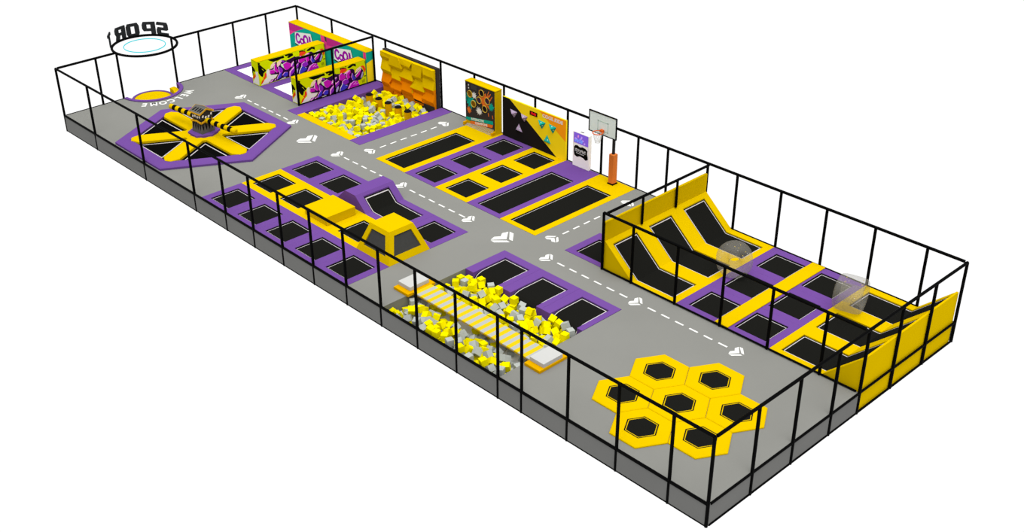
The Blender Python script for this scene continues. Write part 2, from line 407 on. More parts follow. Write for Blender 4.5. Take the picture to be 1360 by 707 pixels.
# three that run off into the near foam pit
b0 = None
for i, s in enumerate(('leftmost', 'middle', 'rightmost')):
    x0 = 30.775 + 2.52*i; x1 = x0 + 2.518; c0, c1 = x0 + .55, x0 + 2.2
    if b0 is None:
        t = b0 = thing('pit_trampoline', s + ' of the three purple trampolines sloping down into the near foam pit', 'trampoline', (x0+1.26, 6.28, -.64), 'purple trampolines beside the near foam pit')
        b = MB()
        P8 = [(x0,5.02),(c0,5.02),(c0,7.1),(c1,7.1),(c1,5.02),(x1,5.02),(x1,7.57),(x0,7.57)]
        b.prism(P8, -.64, ZT); b.build('pad', M_pur, t, bevel=.012)
        yz = [(7.098,-.05),(5.75,-.05),(5.5,-.065),(5.3,-.12),(5.16,-.2),(5.06,-.33),(5.02,-.48),(5.01,-.62)]
        b = MB(); b.loft([[(c0+.002,y,z-.03),(c1-.002,y,z-.03),(c1-.002,y,z),(c0+.002,y,z)] for y, z in yz])
        m = b.build('mat', M_mat, t)
        b = MB()
        for q in (c0+.06, c1-.1): b.loft([[(q,y,z),(q+.04,y,z),(q+.04,y-.004*(z<-.1),z+.006),(q,y-.004*(z<-.1),z+.006)] for y, z in [(7.04,-.05)]+yz[1:]])
        b.box(c0+.06, c1-.06, 7.0, 7.04, -.05, -.044); b.build('border_line', M_bord, m)
    else:
        dup(b0, (x0+1.26, 6.28, -.64), s + ' of the three purple trampolines sloping down into the near foam pit', 'purple trampolines beside the near foam pit')

# ------------------------------------------------------------------ ramp court
RY = [(9.995, 11.685), (12.54, 14.225), (15.12, 16.8)]
def ramp(t, path, mpath, body_profile):
    MB().slab([(x, 9.69, z) for x, z in body_profile], (0, 7.5, 0)).build('body', M_yel, t)
    th = .085; b = MB()
    ys = [9.69] + [y for r in RY for y in r] + [17.19]
    def run(b, pth, y0, y1): b.loft([[(x,y0,z-th),(x,y1,z-th),(x,y1,z),(x,y0,z)] for x, z in pth])
    for y0, y1 in zip(ys[::2], ys[1::2]): run(b, path, y0, y1)
    for y0, y1 in RY:
        run(b, [path[0], mpath[0]], y0, y1); run(b, [mpath[-1], path[-1]], y0, y1)
    b.build('pad', M_yel, t)
    MB().slab([(x, 9.672, z) for x, z in path + [(path[-1][0], -.12), (path[0][0], -.12)]], (0, .017, 0)).build('side_panel', M_yel, t)
    for y0, y1 in RY:
        low = [(x, z-.06) for x, z in mpath]
        b = MB(); b.loft([[(x,y0+.002,z-.02),(x,y1-.002,z-.02),(x,y1-.002,z),(x,y0+.002,z)] for x, z in low])
        m = b.build('mat', M_mat, t)
        b = MB(); c, w = .06, .04
        q = [list(p) for p in low]
        def toward(p, r, d):
            k = d/math.hypot(r[0]-p[0], r[1]-p[1]); return (p[0]+(r[0]-p[0])*k, p[1]+(r[1]-p[1])*k)
        A0 = toward(low[0], low[1], c); A1 = toward(low[0], low[1], c+w); Z0 = toward(low[-1], low[-2], c); Z1 = toward(low[-1], low[-2], c+w)
        def st(pth, ya, yb): b.loft([[(x,ya,z),(x,yb,z),(x,yb,z+.007),(x,ya,z+.007)] for x, z in pth])
        mid = [tuple(p) for p in low[1:-1]]
        st([A0]+mid+[Z0], y0+c, y0+c+w); st([A0]+mid+[Z0], y1-c-w, y1-c)
        st([A0, A1], y0+c, y1-c); st([Z1, Z0], y0+c, y1-c)
        b.build('border_line', M_bord, m)
t = thing('ramp_trampoline', 'yellow wall ramp with three bent black lanes below the back panel, left end of court', 'trampoline', (37.4, 13.46, -.12))
ramp(t, [(39.675, ZT), (37.1, ZT), (35.36, 1.51)], [(39.3, ZT), (37.1, ZT), (35.56, ZT + (37.1-35.56)/1.74*1.494)],
     [(35.36,-.12),(37.0,-.12),(37.0,-.07),(35.36,1.38)])
MB().box(35.22, 35.35, 9.67, 17.19, -.12, 2.48).build('back_panel', M_yel, t)
t = thing('ramp_trampoline', 'yellow ramp with three bent black lanes rising at the right-hand end of the platform', 'trampoline', (47, 13.46, -D))
ramp(t, [(44.755, ZT), (47.38, ZT), (49.0, 1.51)], [(45.17, ZT), (47.38, ZT), (48.96, ZT + (48.96-47.38)/1.62*1.494)],
     [(47.48,-.12),(49.0,-.12),(49.0,1.39),(47.48,-.07)])
MB().box(49.0, 49.095, 9.67, 17.19, -D, 1.53).build('outer_panel', M_yel, t)
for xi, (x0, x1, hx, s) in enumerate(((39.68, 42.215, 40.14, 'left of the yellow crossbar'), (42.216, 44.75, 42.68, 'right of the yellow crossbar'))):
    for y0, y1, hy, s2 in ((9.69, 12.13, 10.05, 'by the lane fence'), (12.13, 14.62, 12.53, 'in the centre'), (14.62, 17.19, 15.08, 'by the back fence')):
        cell('purple-framed square trampoline in the court, %s, %s' % (s, s2), x0, x1, y0, y1, hx, hx+1.68, hy, hy+1.65, M_pur, 'purple trampolines between the two ramps')
tag(MB().box(41.87, 42.58, 9.7, 17.2, ZT+.001, .075).build('crossbar_pad', M_yel, bevel=.02), 'long flat yellow padded strip across the purple trampolines of the court', 'padding')

# ------------------------------------------------------------------ honeycomb
def hexa(cx, cy, r): return [(cx + r*math.cos(math.pi/3*k), cy + r*math.sin(math.pi/3*k)) for k in range(6)]
HC = [((44.64,3.89), 'hexagonal yellow trampoline in the centre of the honeycomb of seven'), ((44.64,6.15), 'hexagonal yellow honeycomb trampoline nearest the dashed lane arrow'),
      ((42.68,5.02), 'hexagonal yellow honeycomb trampoline on the side facing the foam pit, far one'), ((42.68,2.76), 'hexagonal yellow honeycomb trampoline facing the foam pit, nearer the front fence'),
      ((44.64,1.63), 'hexagonal yellow honeycomb trampoline closest to the front fence'), ((46.6,2.76), 'hexagonal yellow honeycomb trampoline closest to the front right corner post'),
      ((46.6,5.02), 'hexagonal yellow honeycomb trampoline facing the right end fence')]
h0 = None
for k, ((cx, cy), s) in enumerate(HC):
    if h0 is None:
        h0 = t = thing('hexagon_trampoline', s, 'trampoline', (cx, cy, 0), 'honeycomb of hexagonal trampolines')
        b = MB(); R = 1.298
        rings = [(R, .002), (R, .045), (R-.035, .07), (.74, .078), (.72, .07), (.72, .002)]
        b.loft([[(x, y, z) for x, y in hexa(cx, cy, r)] for r, z in rings], closed=True); b.build('pad', M_yel, t)
        m = MB().prism(hexa(cx, cy, .715), .03, .062).build('mat', M_mat, t)
        b = MB(); b.loft([[(x, y, z) for x, y in hexa(cx, cy, r)] for r, z in [(.66,.062),(.66,.067),(.625,.067),(.625,.062)]], closed=True)
        b.build('border_line', M_yel, m)
    else: dup(h0, (cx, cy, 0), s, 'honeycomb of hexagonal trampolines')

# ------------------------------------------------------------------ sweeper arena
mat('bed_black', rgb(16, 16, 15, .6), .8)
CX, CY = 8.55, 4.5
t = thing('sweeper_arena', 'large purple hexagon arena with six yellow spokes over black mats', 'trampoline arena', (CX, CY, 0))
def hx(r, z): return [(x, y, z) for x, y in hexa(CX, CY, r)]
b = MB(); b.loft([hx(5.02,.003), hx(5.02,.12), hx(4.92,.17), hx(4.2,.18), hx(4.13,.16), hx(4.13,.003)], closed=True); b.build('rim', M_pur, t)
MB().prism(hexa(CX, CY, 4.12), .003, .05).build('bed', MATS['bed_black'], t)
for k in range(6):
    a0 = math.pi/3*k
    # triangular mat between two spokes
    c, s = math.cos(a0 + math.pi/6), math.sin(a0 + math.pi/6)
    def tp(u, v, z): return (CX + c*u - s*v, CY + s*u + c*v, z)
    def tri(h0, h1, z):
        w = (h1 - h0)*math.tan(math.pi/6); return [tp(h0, 0, z), tp(h1, -w, z), tp(h1, w, z)]
    m = MB().slab(tri(1.15, 3.56, .052), (0,0,.02)).build('mat', MATS['bed_black'], t)
    b = MB(); b.loft([tri(1.36, 3.5, .072), tri(1.36, 3.5, .078), tri(1.48, 3.44, .078), tri(1.48, 3.44, .072)], closed=True); b.build('border_line', M_bord, m)
    c2, s2 = math.cos(a0), math.sin(a0)
    def sp(u, v, z): return (CX + c2*u - s2*v, CY + s2*u + c2*v, z)
    out = [(.8,-.5),(3.72,-.5),(4.12,-.2),(4.12,.2),(3.72,.5),(.8,.5)]
    def ins(d): return [(.8,-.5+d),(3.72-d*.4,-.5+d),(4.12-d,-.2+d*.4),(4.12-d,.2-d*.4),(3.72-d*.4,.5-d),(.8,.5-d)]
    b = MB(); b.loft([[sp(u,v,.075) for u,v in out], [sp(u,v,.2) for u,v in out], [sp(u,v,.235) for u,v in ins(.05)]])
    b.build('spoke_pad', M_yel, t)
MB().prism(hexa(CX, CY, 1.35), .075, .2).build('hub_base', M_yel, t)
MB().prism([(x, y) for x, y in hexa(CX, CY, .92)], .2, .34).build('hub_pad', M_pur, t)
# the machine that carries the two arms
mat('crown_amber', rgb(214, 160, 30, .85), .7)
TH = math.radians(6.6); ct, st = math.cos(TH), math.sin(TH)
def wp(u, v, z): return (CX + ct*u - st*v, CY + st*u + ct*v, z)
t = thing('sweeper_machine', 'grey gabled machine tower with two striped arms in the middle of the arena', 'sweeper machine', (CX, CY, .34))
h = .42; ZC = 1.04
b = MB(); b.loft([[wp(u*k,v*k,z) for u, v in ((-h,-h),(h,-h),(h,h),(-h,h))] for k, z in ((1.1,.342),(1.0,ZC-.04))]); b.build('body', M_towg, t)
# black zigzag painted around the body
b = MB()
for side in range(4):
    n = 4; du = 2*h/n
    for k in range(n):
        u0 = -h + du*k
        def F(u, z):
            o = h*(1 + .1*(ZC-.04-z)/(ZC-.382)) + .003
            return {0: wp(u, -o, z), 1: wp(o, u, z), 2: wp(-u, o, z), 3: wp(-o, -u, z)}[side]
        nn = {0: (0,-1), 1: (1,0), 2: (0,1), 3: (-1,0)}[side]; nn = Vector(wp(nn[0]*.005, nn[1]*.005, 0)) - Vector(wp(0, 0, 0))
        b.slab([F(u0, ZC-.06), F(u0+.07, ZC-.06), F(u0+du*.6, .62), F(u0+du*.45, .5)], nn)
        b.slab([F(u0+du*.45, .5), F(u0+du*.6, .62), F(u0+du, ZC-.06), F(u0+du-.07, ZC-.06)], nn)
b.build('zigzag_print', GR['K'], t)
# amber crown: zigzag strip
b = MB(); o = .47
for side in range(4):
    def F(u, z, q=o): return {0: wp(u, -q, z), 1: wp(q, u, z), 2: wp(-u, q, z), 3: wp(-q, -u, z)}[side]
    Z = [(-o, ZC-.04), (0, ZC+.05), (o, ZC-.04)]
    for (u0, z0), (u1, z1) in zip(Z, Z[1:]):
        nn = (Vector(F(0,1,.5)) - Vector(F(0,1,.49))).normalized()*(-.06)
        b.slab([F(u0, z0-.05), F(u1, z1-.05), F(u1, z1+.04), F(u0, z0+.04)], nn)
b.build('crown_trim', MATS['crown_amber'], t)
b = MB(); b.loft([[wp(u,v,z) for u, v in ((-.36,-.36),(.36,-.36),(.36,.36),(-.36,.36))] for z in (ZC-.04, 1.22)]); b.build('neck', M_char, t)
hd = .43
b = MB(); b.loft([[wp(u,v,z) for u, v in ((-hd,-hd),(hd,-hd),(hd,hd),(-hd,hd))] for z in (1.2, 1.56)])
b.slab([wp(-hd,-hd,1.56), wp(-hd,hd,1.56), wp(-hd,0,1.78)], tuple(Vector(wp(hd,0,0)) - Vector(wp(-hd,0,0))))
hobj = b.build('head', M_char, t)
b = MB(); rng = random.Random(3)
for side in range(4):
    def F(u, z, q=hd+.004): return {0: wp(u, -q, z), 1: wp(q, u, z), 2: wp(-u, q, z), 3: wp(-q, -u, z)}[side]
    for k in range(4):
        u = -.34 + .2*k; z = rng.uniform(1.24, 1.4)
        nn = (Vector(F(0,1,.5)) - Vector(F(0,1,.49))).normalized()*.004
        b.slab([F(u, z), F(u+.1, z-.05), F(u+.16, z+.1), F(u+.05, z+.12)], nn)
b.build('face_print', GR['W'], hobj)
b = MB()
for sgn in (-1, 1):
    e = [wp(-hd-.06, 0, 1.83), wp(hd+.06, 0, 1.83), wp(hd+.06, sgn*(hd+.07), 1.59), wp(-hd-.06, sgn*(hd+.07), 1.59)]
    b.slab(e, (0, 0, -.05))
r = b.build('roof', M_towg, t)
b = MB()
for sgn in (-1, 1):
    for u0, u1 in ((-hd-.07, -hd-.055), (hd+.055, hd+.07)):
        b.slab([wp(u0, 0, 1.845), wp(u1, 0, 1.845), wp(u1, sgn*(hd+.07), 1.605), wp(u0, sgn*(hd+.07), 1.605)], (0, 0, -.1))
    v0 = sgn*(hd+.07)
    b.slab([wp(-hd-.07, v0, 1.605), wp(hd+.07, v0, 1.605), wp(hd+.07, v0+sgn*.015, 1.605), wp(-hd-.07, v0+sgn*.015, 1.605)], (0, 0, -.08))
b.build('roof_trim', MATS['crown_amber'], r)
b = MB()
for k, u in enumerate((-.3, -.08, .14, .32)):
    z = lambda v: 1.83 + .24*v/(hd+.07) + .004      # v negative on the front slope
    b.slab([wp(u, -.12, z(-.12)), wp(u+.1, -.12, z(-.12)), wp(u+.04, -.38, z(-.38)), wp(u-.06, -.38, z(-.38))], (0, 0, .004))
b.build('roof_print', GR['K'], r)
for sgn in (-1, 1):
    seg = MB(); n = 9; r0, r1 = .36, 2.98; rr = .16
    for k in range(n):
        a, c = r0 + (r1-r0)*k/n, r0 + (r1-r0)*(k+1)/n
        seg.tube(wp(sgn*a, 0, 1.07), wp(sgn*c, 0, 1.07), rr, 14, m=(k+1) % 2)
    seg.tube(wp(sgn*r1, 0, 1.07), wp(sgn*(r1+.05), 0, 1.07), rr, 14, m=1, r1=rr*.6)
    seg.build('sweeper_arm', [GR['K'], M_yel], t, smooth=False)

# settled poses of the foam cubes: x, y, z, three angles, colour (and size)
NEAR = [(37.36,1.397,-0.23,0.76,-0.8,2.33,1),
(38.072,3.969,-0.585,0,-0,-1.79,1),
(38.165,3.37,-0.275,-0,-0,1.57,0),
(35.63,3.292,0.035,0,0,-2.32,0),
(35.428,4.272,0.034,-0.03,-0.08,-2.79,1),
(36.28,0.263,-0.157,-0.02,0.08,-1.62,1),
(35.036,0.246,-0.275,-0,-0,0.01,1),
(38.16,0.416,-0.275,-0,0,-3.11,0),
(34.593,0.353,-0.275,0,0,0.03,0),
(34.138,0.333,-0.275,0,0,0.73,0),
(34.528,4.524,-0.275,-0,0,0.36,0),
(37.198,4.728,-0.04,-0.29,0.03,-1.46,0),
(35.69,0.275,0.035,-0,-0,-1.79,0),
(33.358,4.722,0.035,0,-0,-2.98,0),
(32.2,1.02,-0.243,-0,0.27,2.71,1),
(32.897,4.685,0.035,0,-0,0.98,1),
(36.076,3.096,0.04,1.54,0.1,-1.69,1),
(34.586,0.389,0.035,0,0,-0.95,0),
(33.464,1.192,-0.221,-1.66,1.16,-0.02,0),
(38.141,4.137,0.035,0,-0,-2.97,0),
(37.145,0.299,0.048,-1.97,1.42,0.89,0),
(33.945,4.02,0.035,-0,-0,1.35,0),
(31.086,4.119,-0.276,0.03,-0.03,-0.81,0),
(37.125,4.031,-0.116,-0.65,0.3,1.01,0),
(36.193,1.175,-0.258,1.07,-0.22,-0.22,0),
(36.422,4.142,-0.059,0.55,0.34,2.2,1),
(34.47,4.641,0.035,-0,-0,-1.55,0),
(32.42,3.983,0.103,-2.06,1.36,-0.11,0),
(33.455,3.631,-0.064,-0.17,0.59,2.37,0),
(38.164,3.678,-0.06,0,-0.86,-1.58,0),
(33.245,3.327,0.031,2.95,-0.16,1.14,0),
(36.416,3.72,0.051,1.89,1,-0.21,0),
(37.396,3.529,-0.179,-1.24,-0.66,-1.14,0),
(36.635,1.624,-0.315,0.62,-0.51,-0.4,1),
(31.061,2.106,-0.521,-0,-0.73,0.07,1),
(36.389,0.335,-0.497,-0.02,-0.31,2.05,0),
(33.164,1.083,-0.292,-0.71,2.73,0.07,1),
(35.373,3.779,0.032,-2,0.31,0.28,1),
(37.792,3.507,-0.015,1.15,0.17,3.02,1),
(36.344,0.673,-0.024,0.66,0.59,-1.22,1),
(38.093,4.539,0.035,0,0,-1.93,1),
(37.31,1.13,-0.079,0.72,-2.39,-0.75,1),
(33.367,0.564,0.017,1.82,-0.04,-0.21,0),
(34.433,3.515,0.086,-0.82,-0.74,1.1,1),
(33.081,3.912,0.049,2.55,-0.27,1.27,1),
(36.379,3.358,0.106,2.11,-0.09,1.04,0),
(35.402,0.523,0.084,-1.38,-0.29,0.92,1),
(35.732,1.057,-0.155,-0.55,-2.58,-0.63,1),
(34.611,0.895,0.115,0.06,-0.96,2.92,0),
(38.056,0.762,0.017,-2.92,-0.17,0.69,0),
(38.137,4.022,-0.275,0,-0,-1.73,0),
(32.678,0.821,-0.243,-0.49,0.25,-2.79,1),
(36.279,0.752,-0.475,-2.65,0.58,1.36,0),
(34.403,3.923,-0.021,-0.02,0.87,2.99,1),
(36.755,3.201,0.101,-1.09,0.13,-0.77,0),
(36.832,2.17,-0.568,0,0.12,0.78,1),
(38.098,4.581,-0.585,0,-0,-1.51,1),
(33.704,3.425,-0.245,2.15,-1.08,-1.26,0),
(34.106,4.398,0.026,0.56,-0.56,1.59,0),
(37.529,0.337,-0.118,-0.06,-0.86,3.02,1),
(32.103,0.405,-0.139,-0.28,0.54,2.25,1),
(35.784,4.234,-0.166,-1.99,0.15,0.26,0),
(31.956,0.733,0.062,1.13,-0.07,-2.27,0),
(33.788,0.282,0.093,0.12,0.24,0.19,0),
(31.062,1.557,-0.273,0.81,1.62,1.96,1),
(35.745,4.383,0.119,-1.09,-0.18,-2.83,0),
(38.127,1.361,-0.275,1.57,0,1.28,1),
(34.126,0.32,0.035,0,0,1.76,0),
(32.57,3.438,0.017,-1.41,0.54,2.14,1),
(32.511,4.461,0.074,-2.92,1.02,-0.5,0),
(34.854,1.028,-0.13,-1.02,-2.12,-0.28,1),
(33.249,0.289,-0.086,-2.51,-0.25,1.37,1),
(35.937,0.6,-0.079,-0.08,0.96,-1.99,0),
(36.799,3.454,-0.121,1.79,-0.45,0.56,0),
(36.853,0.832,0.031,0.32,-0.86,2.87,1),
(33.525,4.044,-0.03,-1.85,-0.72,0.25,0),
(31.767,2.172,-0.537,0,0.4,-0.15,0),
(32.174,0.396,-0.483,-0.77,0.91,-0.5,0),
(37.273,0.67,-0.054,-0.77,0.73,-3.08,0),
(31.469,0.308,-0.405,-0.67,-2.71,-0,1),
(32.897,1.369,-0.17,2.83,-0.33,-0.83,0),
(35.699,0.328,-0.585,-0,-0,2.94,0),
(34.931,4.663,-0.101,-0.37,0.1,-1.12,1),
(35.028,0.294,0.035,-0,0,1.24,1),
(37.649,4.689,0.107,0.42,-0.22,-1.11,1),
(32.124,1.108,0.049,-0.25,0.11,1.55,0),
(34.695,3.482,-0.098,-0.03,0.57,0.05,1),
(37.503,4.235,-0.071,0.73,-0.8,-1.16,0),
(37.79,0.284,-0.344,-0.29,-0.82,-2.88,1),
(35.12,0.306,-0.585,-0,0,-2.52,0),
(37.79,3.212,-0.116,0.96,-0.79,-2.73,0),
(35.793,3.683,0.055,-0.48,-2.93,1.24,1),
(33.244,4.347,0.057,-1.25,-0.7,2.76,0),
(36.797,4.337,-0.085,-0.67,0.33,0.97,0),
(32.8,0.331,0.015,-0.21,0.1,-2.65,1),
(34.893,3.882,-0.029,0.63,-0.87,-0.15,0),
(36.893,4.655,0.117,-1,0.92,2.38,0),
(38.112,0.371,0.035,-0,-0,2.03,1),
(30.977,4.53,-0.275,0,0,3.13,0),
(31.377,4.431,-0.275,1.57,0,-1.57,1),
(32.562,1.069,-0.098,-0.49,2.89,0.35,0),
(31.065,0.383,-0.313,-0.16,0.7,-2.24,0),
(37.787,4.039,-0.178,0.47,0.53,1.67,0),
(37.514,1.557,-0.529,1.07,0,-0.21,1),
(32.585,3.31,-0.269,0.49,0.28,2.94,0),
(36.243,1.545,-0.378,1.34,0.79,1.57,1),
(35.336,1.201,-0.251,1.94,-0.58,-1.67,0),
(32.995,0.882,-0.104,0.96,-0.56,2.13,1),
(35.964,2.033,-0.585,1.57,0,1.12,0),
(38.15,1.051,-0.585,-0,0,0.06,0),
(38.066,0.405,-0.585,-0,0,-1.37,1),
(33.084,2.253,-0.585,-1.57,-0,-0.2,0),
(32.319,2.153,-0.551,-0.25,-0,-0.27,0),
(38.127,0.87,-0.276,-0.09,0.26,-1.85,1),
(37.282,0.299,-0.327,2.28,0.06,-1.76,0),
(32.18,4.732,0.035,0.53,-1.57,-0.62,0),
(35.672,0.317,-0.275,0,-0,2.72,1),
(36.857,0.3,-0.267,0.89,0.85,2.32,0),
(35.883,1.456,-0.275,1.57,0,1.45,0),
(31.009,3.192,-0.275,-0,-3.14,1.44,0),
(32.226,3.227,-0.049,0.91,-0.86,1.6,0),
(35.144,1.569,-0.395,-0.11,0.63,-2.37,1),
(36.957,1.092,-0.224,1.22,1.98,1.11,0),
(32.546,3.737,-0.218,0.2,-0.75,1.64,0),
(34.579,2.213,-0.49,0.44,0.4,-2.27,0),
(32.031,3.877,-0.193,0.9,-2.34,-1.19,0),
(38.165,3.033,-0.117,0,-1,1.57,1),
(37.93,1.363,-0.585,-1.56,-1.57,0,1),
(32.897,3.606,-0.09,-0.3,-0.62,-0.5,1),
(34.628,1.379,-0.241,-2.17,-0.3,1.52,1),
(31.807,3.225,-0.156,1.15,-0.47,2.96,1),
(34.571,1.658,-0.585,-0,0,-2.75,1),
(31.296,4.742,-0.275,-0,-0,0.01,0),
(36.247,4.404,-0.1,-1.23,0.09,-2.48,0),
(33.988,3.346,-0.385,1.12,-0.43,-1.99,1),
(35.109,3.238,-0.052,-1.51,-0.09,-2.23,0),
(33.646,0.31,-0.22,-3.14,-1.07,-0.06,0),
(33.799,1.451,-0.251,-1.23,0.5,-1.34,0),
(34.141,1.41,-0.109,-1.21,0.74,0.39,1),
(31.772,1.074,-0.148,2.79,0.11,-1.46,0),
(36.615,3.779,-0.202,0.88,0.99,-0.17,0),
(33.375,4.234,-0.483,0.5,-0.81,-2.98,0),
(34.268,0.723,-0.098,0.61,0.68,0.49,0),
(32.605,4.137,-0.188,-0.1,-0.43,0.26,0),
(36.226,4.688,-0.377,-1.08,0.33,-0.01,1),
(31.119,0.63,-0.523,0,-0.64,1.16,0),
(35.378,4.306,-0.273,0.07,-0.05,2.14,0),
(35.522,1.516,-0.324,-0.33,0.35,1.16,0),
(36.608,0.775,-0.229,-1.01,-2.43,0.97,0),
(33.159,3.559,-0.348,1.81,0.91,-0.15,0),
(33.267,4.681,-0.275,0,0,1.83,0),
(32.186,4.281,0.03,0.15,-0.03,-2.18,0),
(34.043,3.617,-0.112,-0.22,0.38,0.47,0),
(38.044,4.521,-0.275,-0,0,3.06,0),
(31.005,3.646,-0.402,-1.31,-0.21,-0.06,0),
(37.589,4.655,-0.264,0.11,0.23,2.12,0),
(34.743,3.01,-0.053,1.86,-0.11,-1.58,0),
(36.283,2.254,-0.535,-0,-0.42,-1.15,1),
(32.273,1.671,-0.407,0.15,0.76,1.96,1),
(37.504,2.275,-0.539,0.37,-0,1.97,1),
(32.911,4.252,-0.058,3.04,-0.74,0.3,0),
(34.065,0.372,-0.585,0,0,-0.15,0),
(34.499,0.386,-0.585,-0,0,1.87,0),
(33.155,1.555,-0.438,-1.46,-1.3,1.22,0),
(31.853,0.908,-0.585,2.68,-1.57,0,0),
(37.365,0.867,-0.422,0.27,-0.75,2.51,1),
(31.284,4.356,-0.585,0.52,-1.57,-0.29,1),
(32.958,3.208,-0.262,0.79,0.92,-0.78,0),
(32.896,0.351,-0.329,0.16,0.37,-0.75,0),
(36.025,3.474,-0.079,-1.03,0.24,1.15,0),
(34.89,0.601,-0.42,-0.12,-1.92,1.8,0),
(31.667,3.931,-0.394,-0.3,0.79,0.9,0),
(37.634,0.876,-0.234,0.23,0.8,0.04,0),
(33.508,0.797,-0.264,-0.02,0.07,3.04,0),
(31.784,0.741,-0.277,-0.15,3.08,-0.06,1),
(36.056,3.89,-0.158,-0.94,-0.98,-0.42,0),
(34.042,0.994,-0.211,-0.94,0.16,-1.9,0),
(31.894,4.417,-0.039,0.21,-0.48,-2.19,0),
(37.791,3.546,-0.379,1.08,-0.34,2.32,0),
(31.252,4,-0.585,-0,-0,2.99,0),
(31.052,1.135,-0.554,-0.21,0.02,1.13,0),
(34.534,0.789,-0.311,-0.89,-0.06,2.3,0),
(35.021,1.061,-0.401,1.34,1.02,-0.28,0),
(35.552,1.84,-0.49,0.94,-0.98,1.72,1),
(31.932,1.471,-0.265,-1.81,0.34,1.61,0),
(31.328,3.531,-0.329,1.22,0.18,1.52,1),
(35.159,2.055,-0.585,0,0,-2.97,1),
(37.529,0.27,-0.521,-0.86,-0,-1.69,1),
(32.862,3.919,-0.377,1.35,0.72,2.03,0),
(34.686,3.898,-0.261,-0.44,0.56,-0.88,0),
(32.442,0.491,-0.326,1.06,0.29,1.7,0),
(33.753,0.403,-0.585,1.7,1.57,0,0),
(34.268,1.488,-0.408,1.02,-0.74,-2.75,0),
(36.58,4.352,-0.345,1.06,-0.77,-2.71,0),
(37.544,3.867,-0.418,-0.11,1.18,-1.32,0),
(35.235,3.432,-0.471,0.53,-0.03,2.93,0),
(33.886,4.439,-0.222,-0.61,-0.55,-2.93,1),
(35.659,3.328,-0.275,-0,-0,0.45,0),
(35.579,4.654,-0.134,-0.05,-0.45,-0.16,0),
(33.394,0.392,-0.439,-0.95,0.02,1.49,1),
(37.014,4.745,-0.308,-3.14,0.29,0,0),
(34.633,1.04,-0.5,-0.69,0.16,-0.92,0),
(36.818,3.669,-0.436,2.2,-2.15,-0.12,1),
(33.522,4.383,-0.208,-2,0.6,0.16,0),
(33.09,4.263,-0.318,-2.4,0.82,0.16,0),
(37.249,4.385,-0.329,0.44,-0.07,-2.61,1),
(32.15,3.625,-0.365,0.88,-2.39,-1.24,0),
(37.782,0.892,-0.521,0,-0.77,0.04,0),
(34.401,4.113,-0.4,0.88,0.15,-1.55,1),
(31.337,0.984,-0.46,0.39,-0.29,-2.07,1),
(35.755,4.506,-0.377,-0.31,-0.34,0.48,0),
(36.878,4.1,-0.293,0.47,-0.85,2.21,0),
(34.011,4.008,-0.585,0,0,-1.78,0),
(35.346,4.695,-0.461,-0.83,0.13,1.82,0),
(36.196,4.318,-0.494,1.13,0.22,-2.88,0),
(33.515,3.146,-0.274,0.97,-1.94,1.38,0),
(32.213,4.219,-0.273,-0.14,0.07,1.22,0),
(37.108,3.29,-0.178,0.18,-0.13,2.25,0),
(31.636,1.195,-0.42,1.26,-0.2,-2.29,0),
(36.369,3.691,-0.522,-0,0.87,-1.98,1),
(32.363,1.348,-0.307,-0.72,2.74,0.81,0),
(36.193,3.143,-0.269,0.07,-0.08,1.03,1),
(32.53,4.495,-0.286,1.67,-0.21,-0.65,0),
(34.837,1.394,-0.557,0.03,1.37,-0.91,0),
(35.236,3.649,-0.234,0.4,1.04,-1.84,0),
(34.938,4.566,-0.43,-1.4,-0.34,2.86,0),
(32.215,4.702,-0.275,-0,-0,2.8,1),
(36.363,3.407,-0.252,0.11,-0.08,1.06,0),
(35.573,0.824,-0.37,2.39,-0.36,0.76,0),
(35.939,3.702,-0.523,1.57,2.22,-0.08,0),
(31.892,4.295,-0.373,0.24,-0.79,-2.23,0),
(34.109,4.412,-0.476,-0.6,0.53,0.2,1),
(34.461,4.596,-0.585,-0,-0,0.06,1),
(31.35,4.743,-0.585,1.57,0,3.13,1),
(31.609,1.833,-0.585,-1.57,0,1.02,1),
(36.539,4.739,-0.543,0.07,1.28,-3.1,0),
(35.342,0.512,-0.251,-0.75,1.92,-1.65,1),
(32.693,1.599,-0.321,-1.68,0.17,0.68,1),
(38.096,2.483,-0.585,0,0,0.74,1),
(35.686,3.711,-0.251,-1.84,2.07,-0.08,0),
(32.74,4.263,-0.585,1.57,0,-3.08,0),
(32.301,1.001,-0.538,0.09,-0.26,-0.78,0),
(32.834,0.651,-0.536,0,0.41,-1.17,1),
(33.542,0.744,-0.574,-0.08,-0,1.79,0),
(34.015,4.006,-0.275,-0,0,3.07,0),
(35.135,2.376,-0.531,-0,0.49,-3.05,0),
(31.52,1.544,-0.356,1.16,-0.63,-2.12,1),
(33.806,1.077,-0.396,-0.63,-0.16,1.24,1),
(36.07,0.879,-0.199,0.9,0.71,-0.81,1),
(37.452,4.139,-0.537,-0.39,-0.01,0.37,1),
(36.986,0.677,-0.232,-1.46,-2.28,-0.27,0),
(36.321,3.97,-0.298,-1.12,-0.47,-2.84,0),
(34.47,3.525,-0.354,1.17,-0.06,-1.56,0),
(33.253,3.886,-0.244,2.5,-0.38,1.44,0),
(35.888,1.351,-0.585,-0,3.14,-1.2,0),
(33.124,0.61,-0.277,0.96,-0.09,-2.21,1),
(33.964,2.974,-0.177,-1.36,-0.05,1.09,1),
(34.167,0.899,-0.498,0.23,0.61,-2.86,0),
(34.851,1.801,-0.585,3.14,-0,-1.15,1),
(34.867,4.155,-0.54,0.2,-0.13,0.6,0),
(34.894,3.464,-0.493,1.31,-0.78,-1.45,0),
(33.517,1.34,-0.585,-1.29,1.57,-1.28,1),
(35.465,1.084,-0.522,-1.57,-0.89,2.04,0),
(36.925,1.041,-0.536,-0.41,-0,-0.46,0),
(37.107,4.01,-0.521,0,-0.85,2.21,0),
